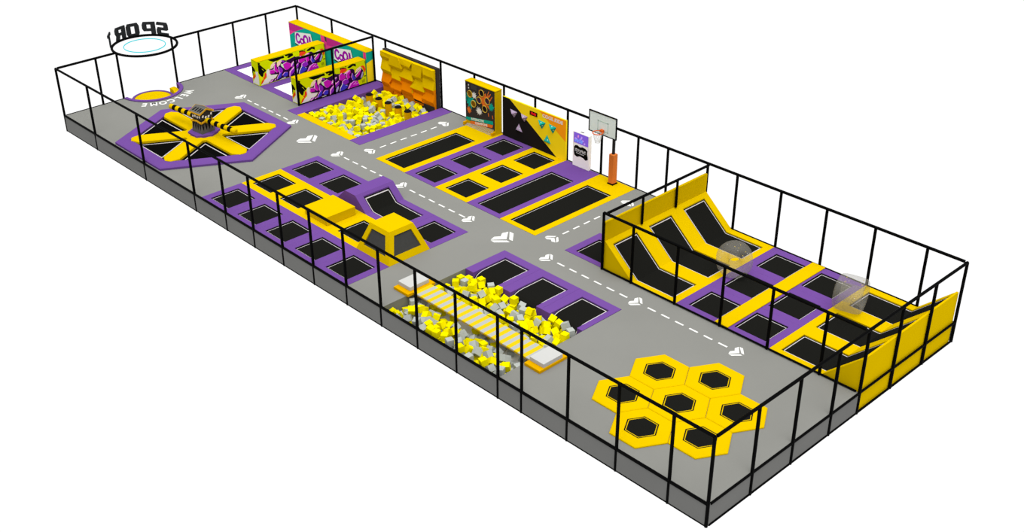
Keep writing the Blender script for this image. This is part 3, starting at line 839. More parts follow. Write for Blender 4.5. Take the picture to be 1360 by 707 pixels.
(34.409,1.101,-0.102,0.98,-0.8,-2.53,0),
(37.231,3.751,-0.354,0.34,-0.81,1.61,1),
(31.002,4.721,-0.585,-0,0,1.4,1),
(32.373,4.153,-0.585,-1.57,0,2.32,1),
(35.239,4.084,-0.585,0,-0,3.12,0),
(35.639,2.92,-0.179,-0.37,-0.95,-3.14,0),
(37.21,3.366,-0.583,0.02,-3.14,-1.19,0),
(35.266,0.68,-0.523,0.31,0.16,-0.53,1),
(36.931,2.891,-0.146,1.21,1.87,-0.38,1),
(33.627,3.957,-0.407,0.57,0.67,0.23,0),
(37.501,3.133,-0.385,-1.18,0.3,2.62,0),
(32.875,4.642,-0.275,0,-0,2.48,0),
(31.665,4.686,-0.275,0,0,-2.58,0),
(31.763,3.467,-0.377,0.51,0.95,2.18,1),
(35.68,3.377,-0.585,0,0,-2.98,1),
(37.567,4.523,-0.551,-0,1.32,-1.46,0),
(33.639,4.745,-0.428,0,0.24,3.14,0),
(33.133,3.06,-0.559,0,1.76,-0.78,1),
(32.638,2.595,-0.468,-0.08,0.25,-0.62,0),
(38.165,2.914,-0.585,-0,-0,1.57,1),
(36.646,0.515,-0.453,1.53,0.87,2.01,0),
(32.764,3.516,-0.498,-0.23,0.71,1.06,1),
(31.54,2.505,-0.585,-1.57,0,-1.43,0),
(32.655,3.089,-0.525,0.03,0.5,2.34,1),
(37.822,2.734,-0.585,-1.82,-1.57,0,1),
(32.672,1.095,-0.44,0.53,-0.14,0.15,0),
(38.074,3.373,-0.585,0,-0,-0.85,0),
(31.956,2.654,-0.585,0,-0,2.81,0),
(36.411,2.784,-0.527,0,1.02,0.82,0),
(33.48,3.66,-0.585,0,0,-1.72,0),
(35.44,2.992,-0.486,-0.37,-0.64,2.98,1),
(37.735,2.872,-0.254,1.32,0.13,1.38,0),
(30.983,3.251,-0.585,-0,0,-3.09,0),
(37.103,0.58,-0.521,1.57,0.86,-0.27,0),
(36.644,1.322,-0.534,-0,-1.13,1.5,0)]
FAR = [(12.107,13.258,-0.73,0,0,-0.77,1,0.28),
(13.676,12.159,-0.73,0,-0,2.44,0,0.28),
(12.577,11.663,-0.73,-0,0,1.9,0,0.28),
(12.662,12.639,-0.63,0.03,0.07,0.27,0,0.28),
(14.472,10.927,-0.557,0.92,0.04,-1.6,0,0.28),
(13.54,11.383,-0.711,1.54,-0.11,3.04,0,0.28),
(12.103,13.661,-0.698,-0.27,-0,-2.56,0,0.28),
(11.65,16.342,-0.636,-0.13,-0.01,0.79,0,0.28),
(11.584,12.121,-0.73,0,0,0.16,1,0.28),
(11.59,12.68,-0.73,-0,-0,0.02,0,0.28),
(11.714,13.215,-0.584,-0.79,-0.3,-0.47,0,0.28),
(10.614,13.677,-0.73,-0,-0,-0.14,0,0.28),
(10.567,11.342,-0.557,-1.53,2.33,-0.67,1,0.28),
(12.15,11.71,-0.499,0.03,-0.83,1.42,0,0.28),
(14.176,15.855,-0.73,0,-0,-0.3,1,0.28),
(11.672,15.759,-0.674,-0.65,-0,-2.45,0,0.28),
(10.04,12.134,-0.73,-0,0,2.71,0,0.28),
(10.534,13.008,-0.662,-0.68,-0.08,2.6,0,0.28),
(13.687,12.611,-0.73,0,0,0.96,0,0.28),
(14.689,16.46,-0.565,-0.58,0.09,1.67,0,0.28),
(9.994,12.587,-0.73,-0,0,-0.02,0,0.28),
(10.882,13.954,-0.491,-1.3,-0.17,-1.98,0,0.28),
(14.774,11.97,-0.73,0,-0,-0.65,1,0.28),
(12.186,15.693,-0.559,-0.09,-0.11,2.52,0,0.28),
(12.152,11.458,-0.672,-0,0.84,-1.9,1,0.28),
(14.176,14.245,-0.73,-0,-0,-1.75,1,0.28),
(10.05,15.549,-0.73,0,0,-1.44,0,0.28),
(11.485,11.009,-0.594,0.59,0.02,-0.32,0,0.28),
(11.178,12.067,-0.728,-0.02,-0,2.18,1,0.28),
(11.043,13.682,-0.73,0,0,2.44,1,0.28),
(14.692,13.105,-0.73,-0,0,-1.92,0,0.28),
(11.942,12.872,-0.73,0,-0,-0.95,0,0.28),
(11.035,14.266,-0.73,-0,0,3,0,0.28),
(9.991,11.73,-0.73,-0,0,1.29,0,0.28),
(12.59,16.313,-0.73,0,0,-2.38,0,0.28),
(10.486,12.183,-0.73,-0,-0,0.25,0,0.28),
(13.818,14.326,-0.685,0.07,-0.31,-2.84,0,0.28),
(11.771,14.033,-0.672,-0.78,-0,-3.05,1,0.28),
(10.193,16.309,-0.552,0.15,0.53,-1.63,0,0.28),
(11.988,16.163,-0.638,1.13,-0.54,-0.13,0,0.28),
(13.248,11.512,-0.696,0.01,0.28,-0.15,0,0.28),
(12.714,15.806,-0.73,-0,0,1.63,0,0.28),
(13.119,13.55,-0.73,0,0,-1.66,1,0.28),
(14.415,11.832,-0.633,-2.3,0.41,-1.95,0,0.28),
(10.9,12.721,-0.711,0,1.42,-0.55,0,0.28),
(12.587,14.336,-0.73,-0,0,0.04,0,0.28),
(11.254,12.88,-0.73,-2.04,1.57,0.8,0,0.28),
(12.924,12.17,-0.682,1.1,0,-0.01,1,0.28),
(14.825,14.512,-0.73,1.57,0,3.11,0,0.28),
(14.261,16.444,-0.73,0,0,1.88,1,0.28),
(13.731,13.125,-0.73,0,0,-0.06,0,0.28),
(13.132,16.38,-0.73,-0,0,-1.38,0,0.28),
(14.83,12.35,-0.73,-1.57,-1.57,0,1,0.28),
(13.109,12.61,-0.73,-0,0,-1.04,0,0.28),
(11.315,14.153,-0.73,-1.57,-0,-1.67,0,0.28),
(14.492,15.933,-0.73,-0,0,1.65,1,0.28),
(14.191,11.577,-0.684,0.44,-0,-0.09,0,0.28),
(10.929,16.021,-0.584,1.73,-0.45,0.66,0,0.28),
(12.205,14.289,-0.73,-0,-0,-2.78,0,0.28),
(13.132,15.782,-0.73,0,0,-2.79,0,0.28),
(11.032,15.683,-0.73,-0,0,-3.01,1,0.28),
(10.033,14.226,-0.637,0.27,-0.03,2.46,1,0.28),
(12.61,13.65,-0.73,-0,-0,2.16,0,0.28),
(10.491,10.938,-0.73,-0,-0,1.63,0,0.28),
(14.82,13.403,-0.73,-1.57,0,-3.08,0,0.28),
(10.051,15.831,-0.73,-0,0,-1.44,0,0.28),
(10.21,11.335,-0.73,-1.57,0,0.07,0,0.28),
(12.073,10.984,-0.73,0,-0,0.3,0,0.28),
(12.715,13.67,-0.45,-0,-0,2.62,1,0.28),
(13.201,11.163,-0.686,-0,0.41,-2.78,0,0.28),
(13.078,13.034,-0.73,0,-0,0.27,1,0.28),
(10.123,12.942,-0.73,-0,0,2.25,0,0.28),
(14.755,11.558,-0.73,-0,-0,-2.82,0,0.28),
(10.495,16.353,-0.719,-0.01,-0.08,-1.62,0,0.28),
(13.746,16.439,-0.73,0,0,-3.01,0,0.28),
(12.593,12.171,-0.73,-0,0,-1.06,0,0.28),
(10.153,14.527,-0.636,-1.16,0.02,0.89,0,0.28),
(10.164,10.985,-0.672,-0.84,-0,0.05,0,0.28),
(11.467,11.502,-0.685,-0.42,0,1.15,0,0.28),
(14.219,13.074,-0.73,1.57,0,0.07,1,0.28),
(12.512,11.045,-0.73,0,-0,0.58,1,0.28),
(13.517,11.042,-0.633,-0.37,0.24,1.32,0,0.28),
(13.852,13.75,-0.684,-0.44,0,-1.11,0,0.28),
(10.189,13.891,-0.73,-0.09,1.57,-1.49,1,0.28),
(11.132,13.233,-0.73,0,0,1.18,0,0.28),
(13.672,15.867,-0.682,-0.07,-0.34,-0.62,0,0.28),
(11.091,11.009,-0.73,0,-0,0.56,0,0.28),
(14.765,11.015,-0.73,0,0,-0.01,0,0.28),
(10.584,15.862,-0.73,0,0,1.04,0,0.28),
(12.738,13.061,-0.73,-0,0,-1.79,0,0.28),
(14.21,12.763,-0.73,-0,0,-2.83,0,0.28),
(14.233,13.709,-0.684,-0.2,-0.17,-1.02,1,0.28),
(12.169,12.639,-0.552,0.29,-0.58,1.69,0,0.28),
(14.829,11.361,-0.45,-0,-0,-3.13,1,0.28),
(12.966,11.526,-0.5,-0.55,-0.51,0.73,0,0.28),
(14.808,13.664,-0.517,0.91,-0.07,-3.03,0,0.28),
(12.041,10.969,-0.45,-0,-0,0.48,1,0.28),
(12.596,14.399,-0.45,0,0,1.27,0,0.28),
(12.975,12.722,-0.451,-0.01,0.04,1.78,1,0.28),
(13.346,15.997,-0.536,0.67,-0.46,-1.46,1,0.28),
(13.731,13.008,-0.45,-0.02,0.01,-2.72,0,0.28),
(11.124,10.993,-0.45,-0,0,0.45,1,0.28),
(13.645,12.616,-0.45,-0,0,1.03,1,0.28),
(14.742,15.951,-0.468,0.12,-0.13,2.45,1,0.28),
(10.265,13.582,-0.659,-1.19,0.25,-2.87,1,0.28),
(13.547,11.854,-0.492,-1.38,-0.24,-0.34,1,0.28),
(11.731,13.643,-0.64,-1.19,-0.65,0.94,1,0.28),
(11.419,11.637,-0.422,-0.13,0.4,2.4,1,0.28),
(10.819,14.319,-0.465,0.44,-1.79,-0.15,1,0.28),
(11.629,12.723,-0.45,-0,-0,-1.97,0,0.28),
(10.557,12.556,-0.632,1.05,-0.71,-0.89,0,0.28),
(12.712,13.052,-0.45,0,-0,1.92,0,0.28),
(11.562,14.483,-0.504,0.22,1,0.19,0,0.28),
(10.444,12.822,-0.469,0.67,-0.18,-0.22,0,0.28),
(11.46,10.998,-0.262,0.03,0.04,-0.91,0,0.28),
(14.547,14.65,-0.673,1.57,-0.89,-1.59,1,0.28),
(11.547,16.399,-0.369,0.12,0.06,-2.7,0,0.28),
(13.077,15.724,-0.444,-0.07,0.06,2.62,0,0.28),
(14.271,13.993,-0.475,0.26,-0.61,-1.75,1,0.28),
(13.669,12.237,-0.45,-0,0,-1.92,0,0.28),
(13.779,11.052,-0.459,0.89,-0.38,1.79,1,0.28),
(13.45,16.351,-0.55,-0.11,0.72,3.11,0,0.28),
(11.635,13.467,-0.424,-0.11,-0.83,-1.6,0,0.28),
(11.972,16.433,-0.44,-0.46,-0.52,-0,0,0.28),
(13.633,13.459,-0.612,0.99,2.43,-0.71,0,0.28),
(10.001,14.821,-0.488,-0.85,-0.09,-0.08,1,0.28),
(11.958,15.357,-0.69,-0,-1.93,2.43,1,0.28),
(14.798,11.932,-0.45,-0,0,1.59,1,0.28),
(14.813,11.067,-0.45,-0,0,-1.46,0,0.28),
(13.751,14.719,-0.673,-1.57,-2.28,0.21,0,0.28),
(10.142,15.232,-0.581,-0.76,-0.28,2.99,0,0.28),
(10.543,14.074,-0.546,-1.33,0.43,1.72,1,0.28),
(11.162,13.26,-0.45,0,-0,-2.77,0,0.28),
(11.138,12.574,-0.585,1.07,-0.14,-0.45,0,0.28),
(10.454,11.951,-0.472,0.51,0.4,-0.36,0,0.28),
(10.996,11.321,-0.649,-0.27,2.57,0.18,0,0.28),
(14.232,14.441,-0.465,-0.47,-0.06,-0.29,0,0.28),
(13.213,11.822,-0.663,0.58,0.08,1.28,1,0.28),
(13.075,13.075,-0.45,0,-0,2.12,0,0.28),
(10.389,11.658,-0.59,0.99,0.04,2.46,0,0.28),
(14.274,13.151,-0.45,0,-0,2.83,0,0.28),
(10.042,15.821,-0.45,0,-0,-1.37,0,0.28),
(10.547,16.391,-0.441,-0.05,0.06,0.81,0,0.28),
(12.128,13.204,-0.45,0,0,-1.63,0,0.28),
(13.034,13.948,-0.659,-3,-0.65,1.02,0,0.28),
(12.115,15.325,-0.443,1.42,1.93,-0.71,0,0.28),
(9.978,12.626,-0.45,0,-0,-0.77,0,0.28),
(14.193,10.925,-0.404,-0.04,-0.37,-3.14,0,0.28),
(9.933,13.21,-0.506,-0.5,-0.04,0.06,0,0.28),
(12.595,11.009,-0.45,-0,-0,0.58,0,0.28),
(12.671,15.751,-0.443,-0.08,-0,3.14,1,0.28),
(12.224,14.498,-0.458,0.46,0.01,-2.8,0,0.28),
(10.644,15.846,-0.45,-0,-0,-2.43,0,0.28),
(14.098,11.258,-0.547,-0.9,-0.09,3.1,1,0.28),
(12.452,16.4,-0.435,-0.37,-0.1,0.81,0,0.28),
(12.909,16.29,-0.487,-0.49,-0.41,1.11,1,0.28),
(11.556,12.052,-0.45,0,-0,2.37,0,0.28),
(14.484,12.19,-0.667,1.12,-0.13,-1.72,0,0.28),
(14.228,12.793,-0.45,-0,0,-1.21,1,0.28),
(12.598,13.39,-0.46,-0.17,0.07,-2.18,0,0.28),
(9.948,11.816,-0.45,0,-0,-1.35,1,0.28),
(12.484,11.772,-0.448,-0.01,0.12,1.85,0,0.28),
(11.149,12.026,-0.448,-0.01,-0.01,1.45,0,0.28),
(11.198,13.837,-0.47,-0.16,-0.79,-2.05,1,0.28),
(9.979,14.343,-0.354,0.14,-0.28,-2.18,0,0.28),
(14.673,12.632,-0.541,-0.04,0.31,-1.04,0,0.28),
(12.984,11.021,-0.491,-0.1,0.4,-3.04,0,0.28),
(12.296,13.525,-0.468,-0.2,-0.33,2.7,0,0.28),
(12.636,12.682,-0.346,-0.05,-0.05,-2.47,1,0.28),
(13.02,13.419,-0.45,-0,0,3.03,0,0.28),
(11.196,16.387,-0.489,0.52,-1.03,3.13,0,0.28),
(14.201,15.872,-0.45,0,-0,-2.79,0,0.28),
(10.034,12.123,-0.45,0,0,-2.93,1,0.28),
(12.123,11.96,-0.677,0.57,-0,3.03,1,0.28),
(14.028,16.424,-0.465,0.47,-0.75,-0.45,1,0.28),
(9.926,11.289,-0.577,0.69,0.03,-3.11,0,0.28),
(9.955,16.15,-0.365,-0.51,0.21,3.13,0,0.28),
(14.697,13.034,-0.45,-0,0,-1.56,0,0.28),
(10.771,13.283,-0.603,0.59,-0.54,-1.02,0,0.28),
(12.358,11.25,-0.494,-0.5,0,0.59,0,0.28),
(12.583,12.163,-0.45,0,-0,1.75,1,0.28),
(10.448,10.929,-0.45,0,-0,-3.09,0,0.28),
(10.977,15.375,-0.652,1.82,-2.58,0.02,1,0.28),
(14.427,16.405,-0.393,-0.02,-0.82,0.04,0,0.28),
(11.305,11.728,-0.178,0.41,-0.12,-1.73,1,0.28),
(12.998,15.753,-0.168,-0.04,-0.07,0.9,0,0.28),
(14.249,14.19,-0.273,0.29,-0.6,-1.82,0,0.28),
(11.1,11.04,-0.17,0,-0,-2.72,1,0.28),
(10.999,12.052,-0.161,0.38,0.2,-2.11,0,0.28),
(10.606,15.904,-0.17,-0,-0,-1.92,0,0.28),
(12.089,13.241,-0.17,0,-0,-1.1,0,0.28),
(10.282,12.453,-0.461,0.63,0.59,-2.29,0,0.28),
(9.965,15.974,-0.113,0.03,0.7,-1.78,0,0.28),
(13.635,12.569,-0.17,0,-0,2.67,0,0.28),
(14.292,14.627,-0.25,-0.05,-0.47,-1.64,0,0.28),
(13.262,11.668,-0.327,1.94,0.87,0.51,1,0.28),
(10.342,13.811,-0.399,1.25,-0.19,-0.9,0,0.28),
(11.056,11.673,-0.479,0.42,-0.15,-0.57,0,0.28),
(12.654,12.113,-0.17,-0,0,-1.25,1,0.28),
(10.007,15.524,-0.243,0.55,0.35,-0.31,0,0.28),
(11.107,15.158,-0.435,-1.21,-0.2,-2.96,0,0.28),
(11.673,13.669,-0.234,-0.83,0.1,-0.09,0,0.28),
(11.675,12.656,-0.17,0,0,1.18,0,0.28),
(14.828,14.182,-0.683,-0.45,-0,3.13,0,0.28),
(14.565,15.641,-0.468,0.72,-0.73,1.54,0,0.28),
(12.907,10.939,-0.229,-0.39,-0.13,1.62,0,0.28),
(14.726,10.955,-0.17,0,0,0.29,1,0.28),
(9.955,12.189,-0.17,-0,-0,-0.27,1,0.28),
(11.877,16.19,-0.331,1.15,-0.34,-0.09,0,0.28),
(10.523,14.577,-0.483,-1.63,2.92,0.06,1,0.28),
(13.192,14.542,-0.558,0.69,0.19,2.19,1,0.28),
(14.29,12.832,-0.17,-0,-0,-3.12,0,0.28),
(12.173,12.13,-0.455,-0.54,-0.18,-0.41,0,0.28),
(12.822,11.675,-0.273,-0.13,-0.72,0.03,0,0.28),
(10.94,16.48,-0.249,-1.33,0,1.57,0,0.28),
(11.737,11.391,-0.609,0.84,-2.42,-1.36,0,0.28),
(14.368,11.199,-0.249,-1.18,0.4,-0.27,0,0.28),
(11.488,13.754,-0.555,1.18,0.69,-2.23,0,0.28),
(11.836,15.596,-0.497,0.93,0.08,-2.34,0,0.28),
(13.113,16.062,-0.38,0.24,-0.76,-0.74,0,0.28),
(11.482,16.411,-0.094,0.02,-0.13,-0.85,0,0.28),
(13.061,13.744,-0.404,-0.05,1.16,1.4,1,0.28),
(12.064,10.942,-0.161,-0,0.07,2.99,1,0.28),
(13.641,12.202,-0.17,0,0,-0.18,1,0.28),
(9.928,13.356,-0.265,-0.06,0.49,1.57,0,0.28),
(12.179,16.463,-0.231,0.07,0.56,-3.12,1,0.28),
(14.808,15.97,-0.195,-0.02,0.18,-0,0,0.28),
(12.157,14.696,-0.249,0.31,-0.35,-1.95,0,0.28),
(13.961,10.997,-0.198,0.23,0.58,0.01,1,0.28),
(13.234,16.455,-0.335,-0.63,-0.12,1.41,0,0.28),
(13.148,13.12,-0.17,0,-0,2.82,0,0.28),
(12.72,13.453,-0.168,-0.09,0.03,-1.95,0,0.28),
(10.543,10.958,-0.16,0.07,-0.17,2.82,0,0.28),
(10.199,14.133,-0.244,1.14,0.43,0.84,0,0.28),
(12.664,12.746,-0.067,-0.06,0.04,-1.08,0,0.28),
(13.313,12.793,-0.533,0.9,0.56,1.71,0,0.28),
(12.672,16.257,-0.314,0.43,0.47,-2.17,1,0.28),
(13.612,13.277,-0.255,0.63,0.29,-3.07,1,0.28),
(9.924,12.522,-0.17,0,0,-1.58,0,0.28),
(11.321,14.038,-0.308,0.65,0.5,1.88,0,0.28),
(10.076,14.67,-0.233,-0.72,-0.13,2.81,0,0.28),
(12.4,11.856,-0.179,-0.12,-0.01,0.21,1,0.28),
(14.201,16.397,-0.225,-0.79,-0.27,1.33,1,0.28),
(10.333,11.489,-0.359,0.52,0.27,-1.11,0,0.28),
(11.107,14.356,-0.353,1.01,0.73,1.51,1,0.28),
(11.205,14.568,-0.566,1.3,0.84,-1.75,1,0.28),
(12.442,11.001,-0.164,-0.01,-0.15,0.27,0,0.28),
(14.776,11.569,-0.185,0.3,-0,-3.12,0,0.28),
(14.009,12.449,-0.73,-1.57,-0,-0.1,0,0.28),
(10.274,15.417,-0.41,0.4,0.77,1.71,0,0.28),
(13.954,11.849,-0.637,-2.09,2.32,0.2,0,0.28),
(11.266,12.948,-0.431,1.38,0.1,0.19,0,0.28),
(10.069,11.832,-0.17,0,-0,-1.87,0,0.28),
(11.552,12.102,-0.17,-0,0,-0.78,0,0.28),
(14.753,12.473,-0.302,-0.11,-0.29,2.59,1,0.28),
(13.386,13.187,-0.573,2.05,-1.21,-1.19,1,0.28),
(11.844,15.384,-0.271,0.94,0.15,-2.23,0,0.28),
(12.358,13.452,-0.205,0.35,-0.16,0.99,0,0.28),
(10.397,11.804,-0.219,-0.23,0.6,-1.72,1,0.28),
(12.719,15.615,-0.172,0.07,0.06,-0.67,1,0.28),
(14.252,13.194,-0.17,-0,-0,-2.22,1,0.28),
(10.358,16.423,-0.161,-0,-0.08,-1.63,0,0.28),
(10.874,12.319,-0.6,-1.3,0.33,2.25,0,0.28),
(10.339,12.675,-0.253,-0.14,0.67,-2.24,0,0.28),
(14.736,12.988,-0.17,-0,0,-2.8,0,0.28),
(14.245,14.706,-0.73,-1.57,0,1.52,0,0.28),
(10.015,13.647,-0.417,-0.1,0.54,1.82,0,0.28),
(12.262,12.448,-0.358,0.48,-0.44,1.31,0,0.28),
(12.741,13.094,-0.17,0,0,0.32,1,0.28),
(13.716,16.387,-0.388,0.93,0.07,-1.55,1,0.28),
(12.714,14.428,-0.17,0.01,0,0.74,1,0.28),
(14.774,12.018,-0.17,0,-0,-2.22,0,0.28),
(12.895,11.879,-0.633,0.66,0.8,-2.65,0,0.28),
(9.938,11.514,-0.33,0.04,0.14,1.69,0,0.28),
(13.547,14.673,-0.477,0.07,0.67,-2.82,1,0.28),
(9.961,11.235,-0.196,1.83,-1.95,-0.24,1,0.28),
(12.286,12.707,-0.22,-0.83,-1.01,-0.88,0,0.28),
(13.897,12.464,-0.157,1.57,1.66,1.09,1,0.28),
(12.484,11.536,-0.18,1,0.79,-0.15,0,0.28),
(10.379,15.627,-0.252,0.11,0.84,1.31,0,0.28),
(11.506,15.481,-0.392,1.57,0.83,-0.65,0,0.28),
(11.273,12.602,-0.284,-0.24,-1.06,1.5,1,0.28),
(9.98,13.905,-0.216,0.38,0.41,2.39,0,0.28),
(11.64,14.162,-0.287,1.3,0.36,1.93,0,0.28),
(12.009,15.845,-0.298,-1.2,0.25,-2.59,0,0.28),
(13.111,16.425,-0.078,0.4,0.51,-2.42,1,0.28),
(13.978,14.791,-0.519,-0.71,0.13,1.67,0,0.28),
(14.784,13.98,-0.47,-0.45,0.03,-3.08,1,0.28),
(13.978,12.212,-0.449,0.07,-0.08,1.36,0,0.28),
(10.676,16.469,-0.148,1.34,-0.08,-1.55,0,0.28),
(11.468,16.011,-0.601,0.76,-0.25,-2.18,0,0.28),
(12.714,15.436,-0.73,0.38,-1.57,0,0,0.28),
(12.309,12.18,-0.166,-0.51,0.2,0.1,0,0.28),
(11.803,11.774,-0.63,-0.85,0.75,2.55,1,0.28),
(11.199,14.887,-0.38,0,1.21,-1.37,0,0.28),
(13.366,11.36,-0.396,1.47,-2.41,-0.04,1,0.28),
(10.276,13.298,-0.605,2.6,0.78,-0.22,1,0.28),
(11.269,14.385,-0.036,1,0.01,1.77,1,0.28),
(11.957,16.471,-0.04,-0.56,0.06,1.55,0,0.28),
(10.337,12.278,-0.201,-0.82,-0.47,3.05,0,0.28),
(14.045,15.329,-0.708,-1.57,-0.17,0.67,0,0.28),
(10.896,12.735,-0.363,1.43,0.69,1.99,0,0.28),
(13.959,12.562,-0.45,-0,0,-1.77,0,0.28),
(9.986,14.472,-0.046,0.73,-0.01,-0.17,0,0.28),
(13.88,16.384,-0.161,-0.93,-0.02,1.53,0,0.28),
(12.897,12.351,-0.459,-0.45,-0.15,-0.32,0,0.28),
(14.157,11.549,-0.389,-0.06,1.13,1.48,0,0.28),
(10.651,12.228,-0.393,0.38,0.49,2.32,0,0.28),
(11.929,13.841,-0.09,1.02,-0.56,2.53,0,0.28),
(10.83,11.512,-0.301,-0.43,-0.52,1.56,0,0.28),
(10.571,11.434,-0.12,2.04,0.96,0.85,0,0.28),
(13.1,13.432,-0.17,-1.57,-0,-0.17,1,0.28),
(10.41,14.471,-0.169,0.34,0.82,-1.01,0,0.28),
(13.978,13.443,-0.505,2.99,-0.52,-0.6,0,0.28),
(13.861,14.449,-0.385,-1.72,0.6,0.07,0,0.28),
(12.484,16.394,-0.079,-0.33,-0.54,0.59,1,0.28),
(11.428,14.424,-0.263,1.16,1,0.19,1,0.28),
(13.55,10.943,-0.25,-2.94,0.97,0.09,0,0.28),
(13.297,13.979,-0.272,-0.9,0.49,-0.17,0,0.28),
(13.421,16.169,-0.228,-0.23,-0.63,0.66,1,0.28),
(11.862,13.872,-0.446,-1.71,-0.79,-1.48,0,0.28),
(12.932,14.352,-0.507,-0.81,0.44,2.42,0,0.28),
(12.949,16.135,-0.147,-0.79,-0.21,1.08,1,0.28),
(10.271,11.308,-0.142,0.35,-0.48,0.23,0,0.28),
(13.543,14.371,-0.536,1.55,0.35,0.29,0,0.28),
(13.428,12.908,-0.244,0.05,0.76,0.85,0,0.28),
(13.79,11.638,-0.527,0.92,-0.2,-0.56,0,0.28),
(13.066,13.772,-0.052,0.08,2.63,1.26,1,0.28),
(12.552,15.996,-0.093,-0.42,-2.14,1.01,0,0.28),
(11.157,13.052,-0.147,1.57,0.18,2.29,0,0.28),
(10.955,16.156,-0.231,-2.31,-0.3,-1.31,0,0.28),
(11.935,11.301,-0.424,1.01,-0.34,1.45,1,0.28),
(11.606,14.625,-0.048,0.73,2.01,1.18,0,0.28),
(11.935,14.965,-0.46,-1.46,1.15,0.1,0,0.28),
(10.902,11.278,-0.041,1.32,-2.22,0.83,0,0.28),
(14.515,13.785,-0.288,-1.3,-0.69,1.94,0,0.28),
(11.906,14.321,-0.496,-0.56,-0.67,-2.62,0,0.28),
(13.973,13.74,-0.321,1.82,-0.48,-1.41,0,0.28),
(10.736,11.18,-0.344,0.08,-0.73,2.79,0,0.28),
(10.659,12.444,-0.201,-0.03,-0.61,-1.46,0,0.28),
(13.081,11.298,-0.289,0.8,0.41,-1.97,1,0.28),
(13.544,14.004,-0.627,0.84,-0.1,0.39,0,0.28),
(11.643,15.925,-0.399,2.39,0.26,0.96,0,0.28),
(13.668,13.009,-0.085,-0.73,0.24,-0.56,1,0.28),
(14.193,11.874,-0.444,-1.51,-0.83,-0.08,1,0.28),
(10.974,15.802,-0.234,-0.85,-2.45,-0.64,0,0.28),
(12.852,12.437,-0.189,0.95,-1.1,1.56,0,0.28),
(12.264,15.591,-0.239,0.62,0.12,-0.66,1,0.28),
(12.193,13.991,-0.045,-0.07,-1.1,-2.34,1,0.28),
(13.226,12.306,-0.379,1.49,2.89,0.28,0,0.28),
(10.994,15.036,-0.73,0,0,-0.18,1,0.28),
(14.79,13.372,-0.38,2.22,0.11,0.01,1,0.28),
(12.785,13.993,-0.365,1.17,0.2,2.54,0,0.28),
(11.721,15.715,-0.154,-0.92,-0.48,1.47,1,0.28),
(13.571,16.428,-0.101,-0.57,-0.76,0.76,0,0.28),
(13.269,10.957,-0.388,-1.93,-0.2,1.52,0,0.28),
(13.26,14.707,-0.263,-2.02,-0,-1.71,0,0.28),
(12.379,13.032,-0.152,-0.41,0.87,0.18,0,0.28),
(10.581,14.117,-0.258,-1.18,-0.31,-2.88,0,0.28),
(12.23,13.936,-0.456,1.12,2.3,1.22,0,0.28),
(12.51,15.447,-0.443,0.08,0.06,-2.24,0,0.28),
(10.962,12.378,-0.321,1.32,1.15,-1.59,0,0.28),
(9.971,10.929,-0.293,1.51,1.96,-0,0,0.28),
(11.867,14.274,-0.147,-1.3,0.36,-1.02,1,0.28),
(13.844,15.58,-0.672,0.37,0.08,-2.47,0,0.28),
(10.968,14.079,-0.2,0.4,2.98,-0.02,0,0.28),
(13.228,15.992,-0.048,-0.6,-0.56,1.25,0,0.28),
(13.763,14.739,-0.242,-1.58,-0.29,0.32,0,0.28),
(10.864,13.047,-0.476,0.75,-0.72,-3.14,0,0.28),
(10.399,12.057,-0.039,0.45,-0.82,1.3,0,0.28),
(14.285,12.427,-0.483,0.08,-2.82,-0.52,1,0.28),
(13.035,15.394,-0.73,0,-3.14,-1.33,0,0.28),
(13.413,13.704,-0.164,-0.79,0.54,0.05,1,0.28),
(14.281,12.49,-0.176,2.84,-1.39,-0.03,0,0.28),
(10.903,13.499,-0.479,0.01,0.5,-2.26,0,0.28),
(13.265,12.01,-0.29,1.45,-0.54,0.32,1,0.28),
(13.924,14.062,-0.427,-1.93,1.97,-0.42,0,0.28),
(12.126,14.992,-0.73,0,-3.14,0.1,0,0.28),
(13.796,16.063,-0.414,2.8,-0.18,-0,0,0.28),
(12.504,14.009,-0.663,2.71,-1.12,0.16,0,0.28),
(10.258,13.429,-0.294,0.39,2.97,0.33,0,0.28),
(13.238,14.124,-0.514,-2.53,-0.55,1.01,1,0.28),
(11.279,15.762,-0.35,-0.78,2.69,0.52,0,0.28),
(11.805,16.01,-0.048,0.39,-0.39,0.04,1,0.28),
(12.326,16.083,-0.549,3.01,-0.05,-0.38,1,0.28),
(9.934,12.984,-0.281,0.81,3.07,0.07,0,0.28),
(14.482,13.403,-0.73,0,0,0.94,0,0.28),
(12.999,14.171,-0.226,-0.55,-2.53,-0.43,0,0.28),
(12.29,14.183,-0.306,1.34,0.7,0.87,0,0.28),
(12.799,14.772,-0.73,-0,3.14,1.14,0,0.28),
(14.147,12.135,-0.185,-0.98,-1.27,-0.46,0,0.28),
(13.565,11.788,-0.2,-1.55,-0.3,0.26,0,0.28),
(11.199,16.088,-0.376,-2.33,-0.37,-1.24,0,0.28),
(10.312,13.764,-0.077,1.21,0.09,-0.16,0,0.28),
(13.949,16.081,-0.73,1.57,-0,1.11,1,0.28),
(13.736,11.365,-0.381,0.78,-0.54,-0.07,0,0.28),
(11.897,11.983,-0.35,1.05,-0.32,-0.42,0,0.28),
(12.245,15.988,-0.247,-1.13,1.29,1.01,0,0.28),
(14.158,15.501,-0.433,2.23,0.21,1.99,0,0.28),
(13.6,13.807,-0.436,-2.38,0.41,-0.09,0,0.28),
(13.887,13.459,-0.22,-1.12,1.03,-0.91,0,0.28),
(10.582,13.179,-0.372,-1.06,-2.42,0,0,0.28),
(11.361,13.45,-0.212,3.11,0.49,0.32,0,0.28),
(12.016,14.67,-0.73,1.57,0,-2.81,0,0.28),
(9.944,15.068,-0.346,-2.42,-0.14,-0.12,1,0.28),
